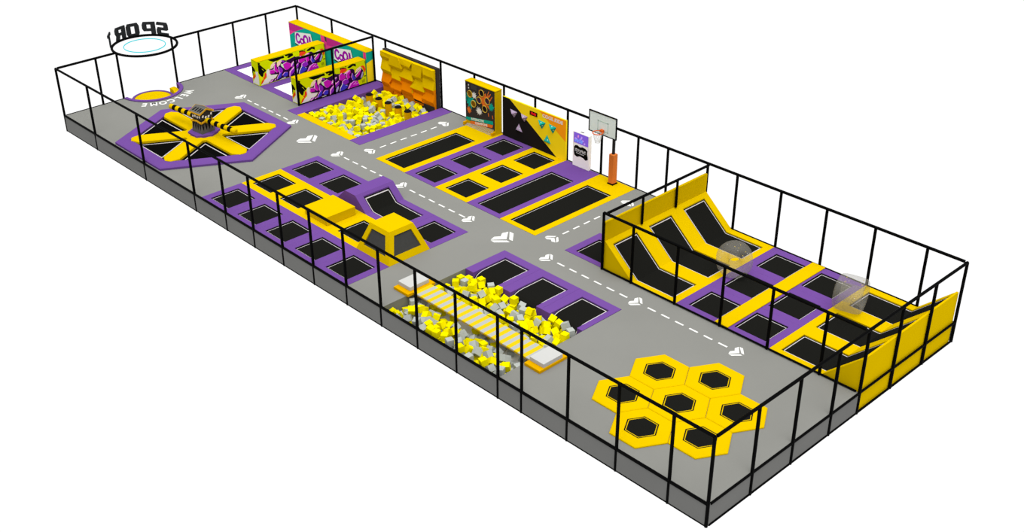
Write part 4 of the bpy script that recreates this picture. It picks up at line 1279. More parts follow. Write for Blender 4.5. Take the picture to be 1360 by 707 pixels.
(10.196,10.92,-0.083,0,0.39,-0,0,0.28),
(12.013,13.579,-0.339,-0.81,0.35,-0.34,0,0.28),
(10.679,13.715,-0.45,0.32,1.57,-0.14,1,0.28),
(14.51,12.232,-0.069,-0.05,-2.94,0.75,0,0.28),
(10.91,14.701,-0.697,1.57,0.28,2.57,0,0.28),
(11.989,12.921,-0.407,1.49,2.88,-0.06,1,0.28),
(12.17,11.52,-0.284,0.97,0.64,-2.56,0,0.28),
(13.409,12.383,-0.674,-0.28,-1.17,1.28,1,0.28),
(14.546,12.231,-0.362,1.01,1.78,0.5,0,0.28),
(14.546,14.366,-0.481,0.1,0.58,-2.03,1,0.28),
(12.799,11.309,-0.19,1.06,-0.75,0.66,1,0.28),
(14.471,13.439,-0.45,1.57,0,1.38,0,0.28),
(11.396,12.388,-0.542,0.51,-0.82,-2.19,1,0.28),
(10.745,11.824,-0.281,0.78,0.81,2.5,0,0.28),
(10.877,13.36,-0.191,1.73,-0.26,-0.19,0,0.28),
(12.156,15.379,-0.067,-1.27,-0.56,0.55,1,0.28),
(11.38,15.425,-0.73,-3.14,0,-0.3,0,0.28),
(13.384,13.51,-0.468,1.12,0.79,2.63,0,0.28),
(10.301,16.081,-0.263,0.86,2.19,0.74,1,0.28),
(12.982,12.852,-0.169,-3.14,0.01,0.97,1,0.28),
(13.93,12.854,-0.194,-0.52,2.74,1,1,0.28),
(13.038,14.994,-0.73,0.99,-1.57,0,0,0.28),
(13.166,10.943,-0.123,-0.39,-0.16,1.63,0,0.28),
(11.643,11.31,-0.278,1.17,0.88,0.33,0,0.28),
(10.588,13.505,-0.201,1.02,0.18,2.97,0,0.28),
(13.125,11.56,-0.106,2.47,0.87,0.51,0,0.28),
(10.302,13.131,-0.255,2.1,-2.47,-0.04,1,0.28),
(14.455,15.451,-0.672,1.57,-0.85,-1.6,0,0.28),
(14.488,11.326,-0.614,-0.73,-2.56,0.48,0,0.28)]

# painted graffiti: layer, colour, outline on the wall face (y, z)
GRAFFITI = [
(0,'K',[(11.98,1.58),(12.44,1.57),(12.95,1.55),(13.19,1.56),(13.24,1.38),(13.00,1.40),(12.73,1.34),(12.37,1.34),(12.12,1.47)]),
(0,'K',[(13.26,1.58),(13.60,1.59),(13.89,1.54),(13.92,1.39),(13.71,1.33),(13.57,1.29),(13.42,1.37),(13.59,1.46),(13.36,1.46)]),
(0,'K',[(14.40,1.56),(14.65,1.55),(14.89,1.45),(14.81,1.34),(14.54,1.39),(14.39,1.47)]),
(0,'K',[(14.76,1.58),(14.90,1.57),(14.87,1.50)]),
(0,'K',[(14.98,1.47),(15.15,1.54),(15.38,1.60),(15.63,1.54),(15.64,1.35),(15.42,1.47),(15.18,1.38),(15.02,1.40)]),
(0,'K',[(11.22,1.60),(11.38,1.51),(11.35,1.41),(11.51,1.23),(11.80,0.92),(11.70,0.83),(11.59,0.79),(11.50,0.56),(11.39,0.59),(11.21,0.87)]),
(0,'L',[(11.45,1.11),(11.53,1.07),(11.67,0.88),(11.55,0.99)]),
(0,'W',[(11.31,0.03),(11.60,0.30),(11.79,0.40),(11.78,0.75),(11.85,0.93),(12.00,0.96),(11.99,0.66),(12.11,0.51),(12.51,0.48),(12.59,0.41),(12.39,0.24),(12.08,0.17),(11.84,0.03)]),
(0,'R',[(11.30,0.10),(11.49,0.49),(11.61,0.53),(11.66,0.79),(11.78,0.72),(11.78,0.52),(11.56,0.31),(11.41,0.12)]),
(0,'Y',[(11.24,0.75),(11.55,0.41),(11.36,0.29),(11.27,0.08)]),
(0,'P',[(12.09,0.96),(12.20,1.18),(12.37,1.30),(12.57,1.33),(12.61,1.26),(12.40,1.12),(12.28,0.89)]),
(0,'R',[(14.38,1.37),(14.50,1.49),(14.77,1.44),(14.95,1.36),(14.80,1.24),(14.57,1.19),(14.39,1.23)]),
(0,'R',[(16.01,1.26),(16.15,1.30),(16.29,1.21),(16.38,0.98),(16.25,0.78),(16.22,0.95),(16.14,1.17)]),
(0,'P',[(15.57,1.00),(15.67,1.15),(15.96,1.27),(16.05,1.15),(15.80,1.02),(15.56,0.90)]),
(0,'O',[(16.03,0.33),(16.27,0.38),(16.25,0.19),(16.06,0.16)]),
(0,'K',[(16.34,1.55),(16.38,1.52),(16.38,0.75),(16.38,0.89),(16.38,1.25)]),
(0,'K',[(16.21,0.57),(16.38,0.57),(16.38,0.52),(16.23,0.53)]),
(1,'D',[(12.02,0.88),(12.33,0.95),(12.45,1.23),(12.63,1.29),(12.61,1.03),(12.90,1.30),(13.17,1.26),(13.34,1.18),(13.61,1.22),(14.06,1.30),(13.93,0.03),(13.22,0.03),(12.68,0.03),(12.42,0.03),(11.91,0.03),(12.08,0.21),(12.44,0.22),(12.64,0.44),(12.11,0.53)]),
(1,'D',[(14.03,1.25),(14.30,1.22),(14.84,1.15),(15.08,1.28),(15.31,1.30),(15.49,1.18),(15.51,0.90),(16.05,1.15),(16.17,0.96),(16.20,0.68),(15.99,0.42),(15.71,0.41),(15.77,0.08),(14.92,0.03),(14.28,0.03),(13.91,0.03)]),
(2,'P',[(12.61,1.07),(12.67,1.24),(12.90,1.33),(13.03,1.28),(12.83,1.01),(12.64,0.92)]),
(2,'M',[(12.08,0.83),(12.41,0.79),(12.36,0.59),(12.06,0.62)]),
(2,'M',[(12.44,1.11),(12.53,1.16),(12.59,0.84),(12.70,0.62),(12.56,0.58),(12.40,0.78)]),
(2,'V',[(12.73,0.92),(12.98,0.73),(13.01,0.57),(12.91,0.44),(12.78,0.48)]),
(2,'B',[(12.62,0.25),(12.82,0.47),(12.90,0.42),(12.84,0.19),(12.56,0.11)]),
(2,'M',[(13.09,0.97),(13.37,1.06),(13.67,0.86),(13.65,0.71),(13.41,0.58),(13.28,0.58),(13.12,0.77)]),
(2,'B',[(13.00,0.26),(13.17,0.41),(13.37,0.36),(13.33,0.17),(13.15,0.14)]),
(2,'M',[(13.70,0.70),(13.76,0.87),(14.00,1.04),(14.01,0.92),(13.78,0.63)]),
(2,'V',[(12.99,1.31),(13.20,1.18),(13.15,1.08),(13.00,1.19)]),
(2,'F',[(12.03,0.14),(12.30,0.22),(12.15,0.07),(11.97,0.04)]),
(2,'F',[(12.29,0.11),(12.48,0.19),(12.40,0.08)]),
(2,'G',[(12.89,0.99),(12.95,1.09),(13.09,0.90),(13.11,0.72),(12.97,0.85)]),
(2,'W',[(12.68,0.03),(13.10,0.10),(13.21,0.07),(13.04,0.03)]),
(2,'M',[(14.33,1.09),(14.52,1.18),(14.64,1.03),(14.78,0.96),(14.74,0.83),(14.44,0.75),(14.33,0.82)]),
(2,'F',[(14.65,1.12),(15.08,1.27),(15.17,1.22),(14.88,1.10),(14.69,1.07)]),
(2,'M',[(14.89,0.98),(14.93,1.09),(15.14,1.19),(15.18,1.08),(15.05,0.94),(15.13,0.80),(14.94,0.70),(14.88,0.83)]),
(2,'V',[(14.56,0.64),(14.76,0.73),(14.93,0.66),(14.97,0.49),(14.77,0.39),(14.51,0.50)]),
(2,'B',[(14.30,0.04),(14.34,0.23),(14.55,0.49),(14.72,0.32),(14.86,0.29),(14.80,0.16),(14.42,0.03)]),
(2,'V',[(13.58,0.24),(13.67,0.39),(14.11,0.66),(14.23,0.73),(14.19,0.55),(13.85,0.29),(13.55,0.05)]),
(2,'F',[(13.51,0.38),(14.00,0.73),(14.04,0.66),(13.58,0.34),(13.53,0.03),(13.48,0.07)]),
(2,'V',[(13.75,0.74),(13.81,0.84),(14.08,1.04),(14.09,0.96),(13.84,0.68)]),
(2,'S',[(13.88,0.12),(14.06,0.38),(14.18,0.43),(14.17,0.28),(14.05,0.07)]),
(2,'B',[(15.26,0.73),(15.33,0.98),(15.41,0.77),(15.53,0.58),(15.34,0.53)]),
(2,'M',[(15.57,0.76),(15.84,0.97),(16.02,1.06),(15.83,0.74),(15.63,0.63)]),
(2,'S',[(15.95,0.58),(16.10,0.90),(16.16,0.84),(16.09,0.59),(15.94,0.47)]),
(2,'M',[(14.97,0.03),(15.13,0.29),(15.42,0.41),(15.65,0.35),(15.77,0.08),(15.40,0.06)]),
(3,'F',[(14.86,0.03),(15.14,0.40),(15.19,0.33),(14.95,0.04)]),
(3,'F',[(15.32,0.24),(15.54,0.36),(15.56,0.33),(15.36,0.21)]),
(3,'F',[(15.50,0.21),(15.72,0.25),(15.74,0.23),(15.52,0.18)])]

# ------------------------------------------------------------------ bridge over the near foam pit
t = thing('striped_bridge', 'narrow plank bridge with yellow and grey stripes across the near foam pit', 'bridge', (34.65, 2.24, .08))
b = MB(); n = 32; x0, x1 = 30.93, 38.44
for k in range(n):
    b.box(x0 + (x1-x0)*k/n, x0 + (x1-x0)*(k+1)/n, 1.71, 2.77, .085, .14, k % 2)
b.build('planks', [M_beamy, M_beamg], t)
b = MB()
for y in (1.73, 2.71): b.box(x0, x1, y, y+.04, .03, .085)
b.build('edge_rail', M_amber, t)
for x0, x1, cx0, cx1, s in ((29.89, 30.92, 29.9, 30.76, 'left'), (38.45, 39.36, 38.5, 39.32, 'right')):
    t = thing('bridge_platform', 'pale grey cushion on a low amber base at the %s end of the striped bridge' % s, 'platform', ((x0+x1)/2, 2.2, 0), 'bridge end platforms')
    MB().box(x0, x1, 1.39, 3.03, .002, .14).build('base', M_amber, t, bevel=.01)
    MB().box(cx0, cx1, 1.66, 2.79, .141, .34).build('cushion', M_padw, t, bevel=.015)

# ------------------------------------------------------------------ foam cubes
def cube_mesh(name, s, m):
    me = MB().box(-s/2, s/2, -s/2, s/2, -s/2, s/2)
    d = bpy.data.meshes.new(name); d.from_pydata(me.v, [], me.f); d.materials.append(m); return d
CM = (cube_mesh('foam_cube_yellow', .3, M_foamy), cube_mesh('foam_cube_grey', .3, M_foamg))
CL = (('yellow foam cube lying in the near foam pit around the striped bridge', 'yellow foam cubes in the near pit'), ('grey foam cube lying in the near foam pit around the striped bridge', 'grey foam cubes in the near pit'))
for x, y, z, a, c, d, g in NEAR:
    o = bpy.data.objects.new('foam_cube', CM[g]); COL.objects.link(o)
    o.location = (x, y, z); o.rotation_euler = (a, c, d); tag(o, CL[g][0], 'foam cube', CL[g][1])
b = MB()
for x, y, z, a, c, d, g, s in FAR:
    R = Euler((a, c, d)).to_matrix(); h = s/2
    vs = [tuple(Vector((x, y, z)) + R @ Vector(p)) for p in ((-h,-h,-h),(h,-h,-h),(h,h,-h),(-h,h,-h),(-h,-h,h),(h,-h,h),(h,h,h),(-h,h,h))]
    b.add(vs, [(3,2,1,0),(4,5,6,7),(0,1,5,4),(1,2,6,5),(2,3,7,6),(3,0,4,7)], g)
tag(b.build('foam_cubes', [M_foamy, M_foamg], kind='stuff'), 'mass of yellow and grey foam cubes filling the pit below the climbing wall', 'foam cubes')

# ------------------------------------------------------------------ climbing-wall foam pit
tag(MB().box(8.74, 9.74, 10.17, 17.2, -.71, ZT).build('edge_pad', M_pur, bevel=.012), 'wide purple edge pad between the graffiti wall fence and the foam pit', 'padding')
tag(MB().box(9.75, 14.99, 10.17, 10.72, -.71, ZT).build('edge_pad', M_yel, bevel=.012), 'yellow edge pad along the front of the climbing wall foam pit', 'padding')
tag(MB().box(15.0, 15.94, 10.17, 17.2, -.71, ZT).build('edge_pad', M_pur, bevel=.012), 'purple edge pad right of the climbing wall foam pit, beside the dashed lane', 'padding')
for k, x in enumerate((10.6, 11.55, 12.48, 13.45, 14.37)):
    t = thing('stepping_post', 'yellow cylinder with black domed top in the pit, %s from the left' % ORD[k], 'stepping post', (x, 15.05, -.71), 'stepping posts in the foam pit')
    MB().tube((x, 15.05, -.71), (x, 15.05, .2), .22, 24).build('post', M_amber, t, smooth=False)
    rings = []
    for q in range(6):
        u = math.pi/2*q/5.4; rings.append([(x + .225*math.cos(u)*math.cos(2*math.pi*i/24), 15.05 + .225*math.cos(u)*math.sin(2*math.pi*i/24), .2 + .11*math.sin(u)) for i in range(24)])
    MB().loft(rings).build('cap', M_mat, t, smooth=True)
t = thing('climbing_wall', 'faceted yellow and orange climbing wall in a black frame behind the foam pit', 'climbing wall', (12.35, 16.9, -.71))
MB().box(9.77, 14.97, 16.93, 17.18, -.7, 2.56).build('frame', M_char, t)
rng = random.Random(11)
XS = [9.79, 10.75, 11.75, 12.8, 13.85, 14.85]
ROW = [[(-.68,.12), (.12,.1), (.5,.28), (1.02,.1), (1.36,.3), (1.9,.1), (2.2,.32), (2.48,.22)],
       [(-.68,.12), (-.05,.12), (.28,.26), (.78,.1), (1.1,.28), (1.62,.1), (1.98,.3), (2.48,.22)]]
ZS = ROW[0]
BND = [(9.8,.95), (10.6,1.05), (11.3,.8), (11.9,1.4), (12.35,1.5), (12.6,.75), (13.4,.6), (13.8,.8), (14.3,1.2), (14.9,1.45)]
def bnd(x):
    for (a, za), (c, zc) in zip(BND, BND[1:]):
        if a <= x <= c: return za + (zc-za)*(x-a)/(c-a)
    return 1.0
OFF = [0, -.36, -.06, -.5, -.14]
b = MB()
for i in range(5):
    o = OFF[i]
    pr = [(-.68,.12), (.14+o*.3,.12), (.5+o*.6,.24), (1.04+o,.1), (1.34+o,.26), (1.9+o,.1), (2.18+o,.26), (2.48,.22)]
    pr = [(z, d + rng.uniform(-.03, .03)) for z, d in pr]
    def bx_(k, z): return XS[k] + (.16*math.sin(5.1*z + 2.3*k) if 0 < k < 5 else 0)
    Lf = [(bx_(i, z), 16.93 - d, z) for z, d in pr]; Rt = [(bx_(i+1, z), 16.93 - d + rng.uniform(-.04, .04), z) for z, d in pr]
    for j in range(len(pr)-1):
        a, c, d, e = Lf[j], Rt[j], Rt[j+1], Lf[j+1]
        for q in ([(a,c,d),(a,d,e)] if (i+j) % 2 else [(a,c,e),(c,d,e)]):
            gx = sum(p[0] for p in q)/3; gz = sum(p[2] for p in q)/3
            mi = 0 if gz > bnd(gx) + rng.uniform(-.15, .15) else 1
            if gz < .2 and gx > 13.2 or (gz < .1 and 11.6 < gx < 12.4): mi = 2
            b.add(q, [(0,1,2)], mi)
        for s in (Lf, Rt):
            gz = (s[j][2]+s[j+1][2])/2; mi = 0 if gz > bnd(s[j][0]) else 1
            b.add([s[j], s[j+1], (s[j+1][0], 16.93, s[j+1][2]), (s[j][0], 16.93, s[j][2])], [(0,1,2,3)], mi)
    b.add([Lf[-1], Rt[-1], (Rt[-1][0], 16.93, 2.48), (Lf[-1][0], 16.93, 2.48)], [(0,1,2,3)], 0)
b.build('facets', [mat('climb_yellow', rgb(250, 208, 0, .68), .7), mat('climb_orange', rgb(248, 140, 4, .78), .7), M_char], t)

# ------------------------------------------------------------------ graffiti walls, white beds and the COOL wall
def slabx(b, x, pts, k): b.slab([(x, y, z) for y, z in pts], (.0012 + .0005*k, 0, 0))
g0 = None
for x1, s in ((4.2, 'left-hand low graffiti wall with purple lettering between the two white beds'), (8.6, 'right-hand low graffiti wall with purple lettering beside the foam pit fence')):
    if g0 is not None:
        dup(g0, (x1, 13.8, ZT), s, 'graffiti walls'); continue
    g0 = t = thing('graffiti_wall', s, 'wall', (x1, 13.8, ZT), 'graffiti walls')
    x0 = x1 - .74
    body = MB().box(x0, x1, 11.2, 16.4, ZT+.002, 1.63).build('body', M_lime, t)
    MB().box(x0-.005, x1+.005, 11.195, 16.41, 1.631, 1.65).build('top_pad', M_yel, t)
    names = {0: 'spray_background', 1: 'lettering_outline', 2: 'lettering', 3: 'lettering_highlight'}
    for lay in range(4):
        b = MB(); mats = []; k = 0
        for q, (l, c, pts) in enumerate(GRAFFITI):
            if l != lay: continue
            if GR[c] not in mats: mats.append(GR[c])
            d = .002 + .0007*q
            if c in 'MVB' and l == 2:
                gy = sum(p[0] for p in pts)/len(pts); gz = sum(p[1] for p in pts)/len(pts)
                pts = [(gy + (p[0]-gy)*1.12, max(.02, min(1.55, gz + (p[1]-gz)*1.1))) for p in pts]
                hc = GR['F' if q % 3 else 'W']
                if hc not in mats: mats.append(hc)
                b.slab([(x1, y-.035, min(1.56, z*.995 + .055)) for y, z in pts], (d-.0004, 0, 0), mats.index(hc))
            b.slab([(x1, y, z*.995 + .03) for y, z in pts], (d, 0, 0), mats.index(GR[c]))
        b.build(names[lay], mats, body)
    b = MB(); mats = [GR['K'], GR['R'], GR['W']]
    for k, (mi, pts) in enumerate(((0, [(.02,1.19),(.2,1.14),(.4,.93),(.28,.81),(.16,.87),(.1,.55),(.02,.5)]), (1, [(.02,.37),(.31,.77),(.39,.56),(.07,.27)]),
            (2, [(.02,.1),(.42,.57),(.42,.89),(.66,.95),(.7,.69),(.72,.42),(.7,.05),(.3,.04),(.02,.04)]))):
        b.slab([(x0 + u, 11.2, z + .03) for u, z in pts], (0, -.002-.001*k, 0), mi)
    b.build('end_print', mats, body)
for x0, x1, hx0, hx1, s in ((.03, 4.21, .62, 3.44, 'left-hand white bed in a purple frame, near the far left corner'), (4.212, 8.72, 4.9, 7.84, 'right-hand white bed in a purple frame between the two graffiti walls')):
    t = thing('white_trampoline', s, 'trampoline', ((x0+x1)/2, 14.2, -.12))
    pad_mesh(x0, x1, 11.19, 17.2, hx0, hx1, 11.76, 16.42, ch=.02).build('pad', M_pur, t)
    m = MB().box(hx0+.002, hx1-.002, 11.762, 16.418, -.05, -.02).build('mat', M_white, t)
    MB().box(hx0+.2, hx0+.24, 11.85, 16.3, -.02, -.016).build('border_line', M_gold, m)
t = thing('mural_wall', 'tall teal and magenta padded wall with two COOL plates at the back left corner', 'wall', (4.3, 16.85, ZT))
y = 16.5
body = MB().box(.06, 8.56, y, 17.19, ZT+.002, 2.06).build('body', M_teal, t)
MB().box(.05, 8.57, y-.005, 17.195, 2.061, 2.09).build('top_pad', M_yel, t)
b = MB()
def ys(pts, d, m=0): b.slab([(x, y, z) for x, z in pts], (0, -d, 0), m)
for dx in (0, 4.27):
    ys([(.06+dx, 2.05), (1.92+dx, 2.05), (.76+dx, 1.57), (.06+dx, 1.5)], .002, 0)
    ys([(.06+dx, 1.5), (.76+dx, 1.57), (.4+dx, 1.36), (.06+dx, 1.15)], .002, 1)
ys([(3.72, 2.05), (4.1, 2.05), (4.33, 1.7), (4.3, 1.1), (3.72, 1.5)], .001, 1)
ys([(4.1, 2.05), (4.36, 2.05), (4.36, 1.7), (4.2, 1.75)], .003, 2)
ys([(8.29, 2.05), (8.56, 2.05), (8.56, 1.6), (8.27, 1.62)], .002, 1)
b.slab([(8.56, 16.5, 1.33), (8.56, 17.19, 1.55), (8.56, 17.19, .03), (8.56, 16.5, .03)], (.002, 0, 0), 3)
b.build('mural_print', [M_mag, M_pink, M_dgrey, M_ckyel], body)
for dx in (0, 4.4):
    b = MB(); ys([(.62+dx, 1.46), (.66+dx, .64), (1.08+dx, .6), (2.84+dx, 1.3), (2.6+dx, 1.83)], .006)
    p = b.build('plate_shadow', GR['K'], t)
    b = MB(); ys([(.72+dx, 1.52), (2.57+dx, 1.83), (2.73+dx, 1.36), (1.1+dx, .68), (.66+dx, .74)], .012)
    p = b.build('plate', M_gwhite, t)
    cp = MATS.get('cool_purple') or mat('cool_purple', rgb(146, 20, 152, .98))
    b = MB()
    def bub(cx, cz, rx, rz, th, a0, a1, n=20):
        for k in range(n):
            q0 = math.radians(a0 + (a1-a0)*k/n); q1 = math.radians(a0 + (a1-a0)*(k+1)/n)
            ys([(cx + dx + rx*math.cos(q0), cz + rz*math.sin(q0)), (cx + dx + rx*math.cos(q1), cz + rz*math.sin(q1)),
                (cx + dx + (rx-th)*math.cos(q1), cz + (rz-th)*math.sin(q1)), (cx + dx + (rx-th)*math.cos(q0), cz + (rz-th)*math.sin(q0))], .016)
    bub(1.06, 1.16, .3, .38, .17, 30, 330); bub(1.5, 1.05, .24, .24, .14, 0, 360); bub(1.96, 1.25, .32, .36, .18, 0, 360)
    ys([(2.3+dx, 1.63), (2.52+dx, 1.6), (2.56+dx, 1.2), (2.36+dx, 1.1)], .016)
    b.build('plate_lettering', cp, p)

# ------------------------------------------------------------------ ball target cabinet
t = thing('target_cabinet', 'tall yellow cabinet with a dark splatter front and six round target holes', 'game cabinet', (19.12, 16.9, ZT))
X0, X1, Y0, Z0, Z1 = 17.84, 20.42, 16.66, ZT+.004, 2.72
MB().box(X0, X1, Y0+.02, 17.19, Z0, Z1).build('cabinet', M_yel, t, bevel=.01)
MB().box(X0-.0, X1+.03, Y0-.02, 17.2, Z1+.001, Z1+.05).build('top', M_yel, t, bevel=.01)
fp = MB().box(X0+.03, X1-.06, Y0, Y0+.019, .3, Z1-.02).build('front_panel', M_char, t)
def disc(b, x, y, z, r, d, m=0, n=20, sx=1.0):
    b.slab([(x + sx*r*math.cos(2*math.pi*k/n), y, z + r*math.sin(2*math.pi*k/n)) for k in range(n)], (0, d, 0), m)
def splat(b, x, z, r, seed, y, m=0, n=11, spikes=.6):
    rg = random.Random(seed); pts = []
    for k in range(2*n):
        a = math.pi*k/n; q = r*(1 + (rg.uniform(.15, spikes) if k % 2 else rg.uniform(-.35, -.1)))
        pts.append((x + q*math.cos(a), y, z + q*math.sin(a)))
    c = (x, y, z); k = len(pts)
    for i in range(k):
        b.slab([c, pts[i], pts[(i+1) % k]], (0, -.002, 0), m)
def splat_part(name, m, items, strokes=()):
    b = MB()
    for x, z, r, sd, dy in items: splat(b, x, z, r, sd, Y0-dy)
    for pts in strokes: b.slab([(x, Y0, z) for x, z in pts], (0, -.003, 0))
    b.build(name, m, fp)
for nm, m, its in (('teal_splatter', M_teal, [(18.3, 1.55, .34, 1, .001), (20.1, 1.7, .2, 2, .001)]), ('orange_splatter', M_ork, [(19.55, 1.95, .42, 3, .0015), (18.17, .98, .17, 4, .001), (19.3, 2.25, .25, 8, .001)]), ('white_splatter', M_gwhite, [(18.62, 2.0, .17, 5, .003), (19.05, 1.15, .2, 6, .003)])):
    for it in its: splat_part(nm, m, [it])
for a in range(4): splat_part('teal_streak', M_teal, [], [[(17.9, 1.6+.12*a), (18.1, 1.5+.12*a), (18.1, 1.55+.12*a), (17.9, 1.65+.12*a)]])
for a in range(3): splat_part('orange_streak', M_ork, [], [[(19.75+.13*a, 2.35-.1*a), (19.8+.13*a, 2.33-.1*a), (19.95+.13*a, 2.6-.13*a), (19.89+.13*a, 2.62-.13*a)]])
for x, z in ((19.8, 1.05), (20.15, 1.0)): splat_part('orange_streak', M_ork, [], [[(x, z+.2), (x+.06, z+.2), (x+.1, z), (x+.04, z)]])
for k, (x, z) in enumerate([(18.27,2.01),(19.29,2.33),(19.07,1.83),(19.77,1.98),(18.58,1.47),(19.55,1.42)]):
    b = MB(); b.torus((x, Y0-.02, z), .2, .024, 24, 6, axis='y'); r = b.build('target_ring', M_ring, t)
    b = MB(); disc(b, x, Y0-.008, z, .19, .004, 0); b.build('target_hole', mat('hole_dark_%d' % k, rgb(60, 40, 62) if k in (2, 3) else (rgb(120, 82, 14) if k in (0, 4) else rgb(30, 24, 24))), r)
b = MB().box(18.36, 18.87, Y0-.012, Y0, 2.35, 2.63); b.build('display', M_dgrey, t)
b = MB()
for z in (2.36, 2.54): splat(b, 18.16, z, .045, 7, Y0-.002)
b.build('sticker', M_gwhite, t)
b = MB(); disc(b, 17.97, Y0-.01, 2.54, .05, .01); b.build('button', GR['K'], t)
b = MB().slab([(17.85, Y0-.004, .36), (18.0, Y0-.004, .3), (20.24, Y0-.004, .64), (20.24, Y0-.004, .85), (18.1, Y0-.004, .5), (17.95, Y0-.004, .5)], (0, -.004, 0)); p = b.build('teal_banner', M_teal, t)
text_obj('banner_lettering', 'INTERACTIVE', .2, M_gwhite, p, (18.9, Y0-.011, .53), (1, 0, .152), (-.15, 0, 1), .004, .006, sx=.92)
b = MB().slab([(18.2, Y0-.012, .2), (18.35, Y0-.012, .13), (20.18, Y0-.012, .42), (20.24, Y0-.012, .62), (18.35, Y0-.012, .33)], (0, -.004, 0)); p = b.build('orange_banner', M_ork, t)
text_obj('banner_lettering', 'CHAMPIONS', .2, M_gwhite, p, (19.22, Y0-.019, .37), (1, 0, .152), (-.15, 0, 1), .004, .006, sx=.95)
b = MB(); n = 26
for k in range(n+1):
    x = 18.02 + 2.28*k/n; zt = .1 + .27*k/n
    b.tube((x, 16.46, .03), (x, 16.63, zt), .009, 4)
for k in range(5):
    f = k/4; b.tube((18.02, 16.46+.17*f, .03+.07*f), (20.3, 16.46+.17*f, .03+.34*f), .009, 4)
b.build('catch_net', M_mesh, t)
for x in (17.92, 20.34): MB().box(x-.06, x+.06, 16.42, Y0+.02, .022, .2).build('foot', M_amber, t)

# ------------------------------------------------------------------ climbing board with the COOL KIDS lettering
t = thing('climbing_board', 'black and yellow climbing board with six triangular holds and a red display', 'climbing board', (23.17, 17.1, ZT))
y = 17.06
bd = MB().box(20.64, 25.7, y, 17.16, ZT+.004, 2.44).build('board', M_ckyel, t)
b = MB(); b.slab([(20.64,y,.022),(25.0,y,.022),(21.19,y,2.44),(20.64,y,2.44)], (0,-.004,0), 0)
b.slab([(23.56,y,2.44),(25.7,y,2.44),(25.7,y,1.16)], (0,-.004,0), 1)
b.build('board_print', [M_char if False else mat('board_black', rgb(30, 27, 26)), M_ckor], bd)
text_obj('board_lettering', 'COOL KIDS', .27, M_gwhite, bd, (24.66, y-.006, 2.2), (1, 0, 0), (0, 0, 1), .004, .012, sx=1.12)
dsp = MB().box(22.88, 23.46, y-.03, y, 1.98, 2.21).build('display', GR['K'], t)
text_obj('display_digits', '10:00', .2, M_red, dsp, (23.17, y-.034, 2.095), (1, 0, 0), (0, 0, 1), .004, .006)
for m, tri in ((M_holdp, [(21.25,1.85),(21.88,1.8),(21.59,1.37)]), (M_holdp, [(22.13,1.82),(22.72,1.77),(22.43,1.36)]), (M_holdp, [(21.99,1.14),(22.29,.67),(21.7,.68)]),
               (M_holdt, [(23.52,1.87),(24.15,1.83),(23.84,1.36)]), (M_holdt, [(24.37,1.87),(24.98,1.81),(24.71,1.35)]), (M_holdt, [(24.26,1.17),(24.56,.67),(23.97,.68)])):
    up = tri[0][1] - tri[1][1] > .3
    cx = sum(p[0] for p in tri)/3; cz = sum(p[1] for p in tri)/3; ap = (cx, y-.2, cz)
    base = [(x, y-.004, z) for x, z in tri]
    b = MB().add(base + [ap], [(0,1,2),(0,1,3),(1,2,3),(2,0,3)])
    h = b.build('climbing_hold', m, t, bevel=.015)
    b = MB()
    for i in range(3):
        j = (i+1) % 3; c = (Vector(base[i]) + Vector(base[j]) + Vector(ap))/3
        nn = (Vector(base[j])-Vector(base[i])).cross(Vector(ap)-Vector(base[i])).normalized()
        if nn.y > 0: nn = -nn
        b.tube(c - nn*.01, c + nn*.012, .035, 10)
    b.build('bolt', M_bolt, h)

# ------------------------------------------------------------------ white kiosk
t = thing('kiosk', 'white self-service kiosk with purple screen and black blob logo', 'kiosk', (26.9, 17.05, ZT))
y = 17.0
prof = [(y, ZT+.004), (y+.17, ZT+.004), (y+.19, .3), (y+.19, 2.06), (y+.16, 2.1), (y+.03, 2.1), (y, 2.06)]
MB().slab([(26.3, p, z) for p, z in prof], (1.22, 0, 0)).build('shell', M_kiosk, t, bevel=.02)
scr = MB().box(26.37, 27.44, y-.008, y, 1.42, 2.03).build('screen', mat('screen_violet', rgb(140, 100, 226), .3, 0, emit=.75), t)
b = MB(); rg = random.Random(9)
for k in range(16):
    x = rg.uniform(26.42, 27.2); z = rg.uniform(1.46, 1.86); w = rg.uniform(.1, .2); h = rg.uniform(.04, .13)
    mi = 1 if (z < 1.62 and x < 26.9) else (2 if k % 4 == 0 else 0)
    b.slab([(x, y-.008, z), (x+w*.7, y-.008, z-.02), (x+w, y-.008, z+h), (x+w*.3, y-.008, z+h+.03)], (0, -.001-.0003*k, 0), mi)
b.build('screen_picture', [mat('screen_lilac', rgb(190, 150, 240), .3, 0, emit=.85), mat('screen_blue', rgb(120, 150, 250), .3, 0, emit=.85), mat('screen_pink', rgb(236, 150, 210), .3, 0, emit=.85), ], scr)
blob = [(26.40,1.16),(26.49,1.27),(26.65,1.30),(26.84,1.23),(27.02,1.29),(27.25,1.27),(27.40,1.17),(27.37,.99),(27.43,.83),(27.44,.67),(27.28,.58),(27.09,.67),(26.86,.70),(26.63,.61),(26.44,.67),(26.39,.86)]
lg = MB().slab([(x, y-.001, z) for x, z in blob], (0, -.006, 0)).build('logo_plate', GR['K'], t)
text_obj('logo_lettering', '魔力挑战', .2, M_gwhite, lg, (26.88, y-.009, 1.0), (1, 0, 0), (0, 0, 1), .004, .004)
b = MB()
for k in range(8): b.box(26.58 + .075*k, 26.63 + .075*k, y-.009, y-.007, .82, .865)
b.build('logo_small_print', M_gwhite, lg)
MB().box(26.78, 27.04, y+.06, y+.12, 2.1, 2.115).build('top_slot', GR['K'], t)

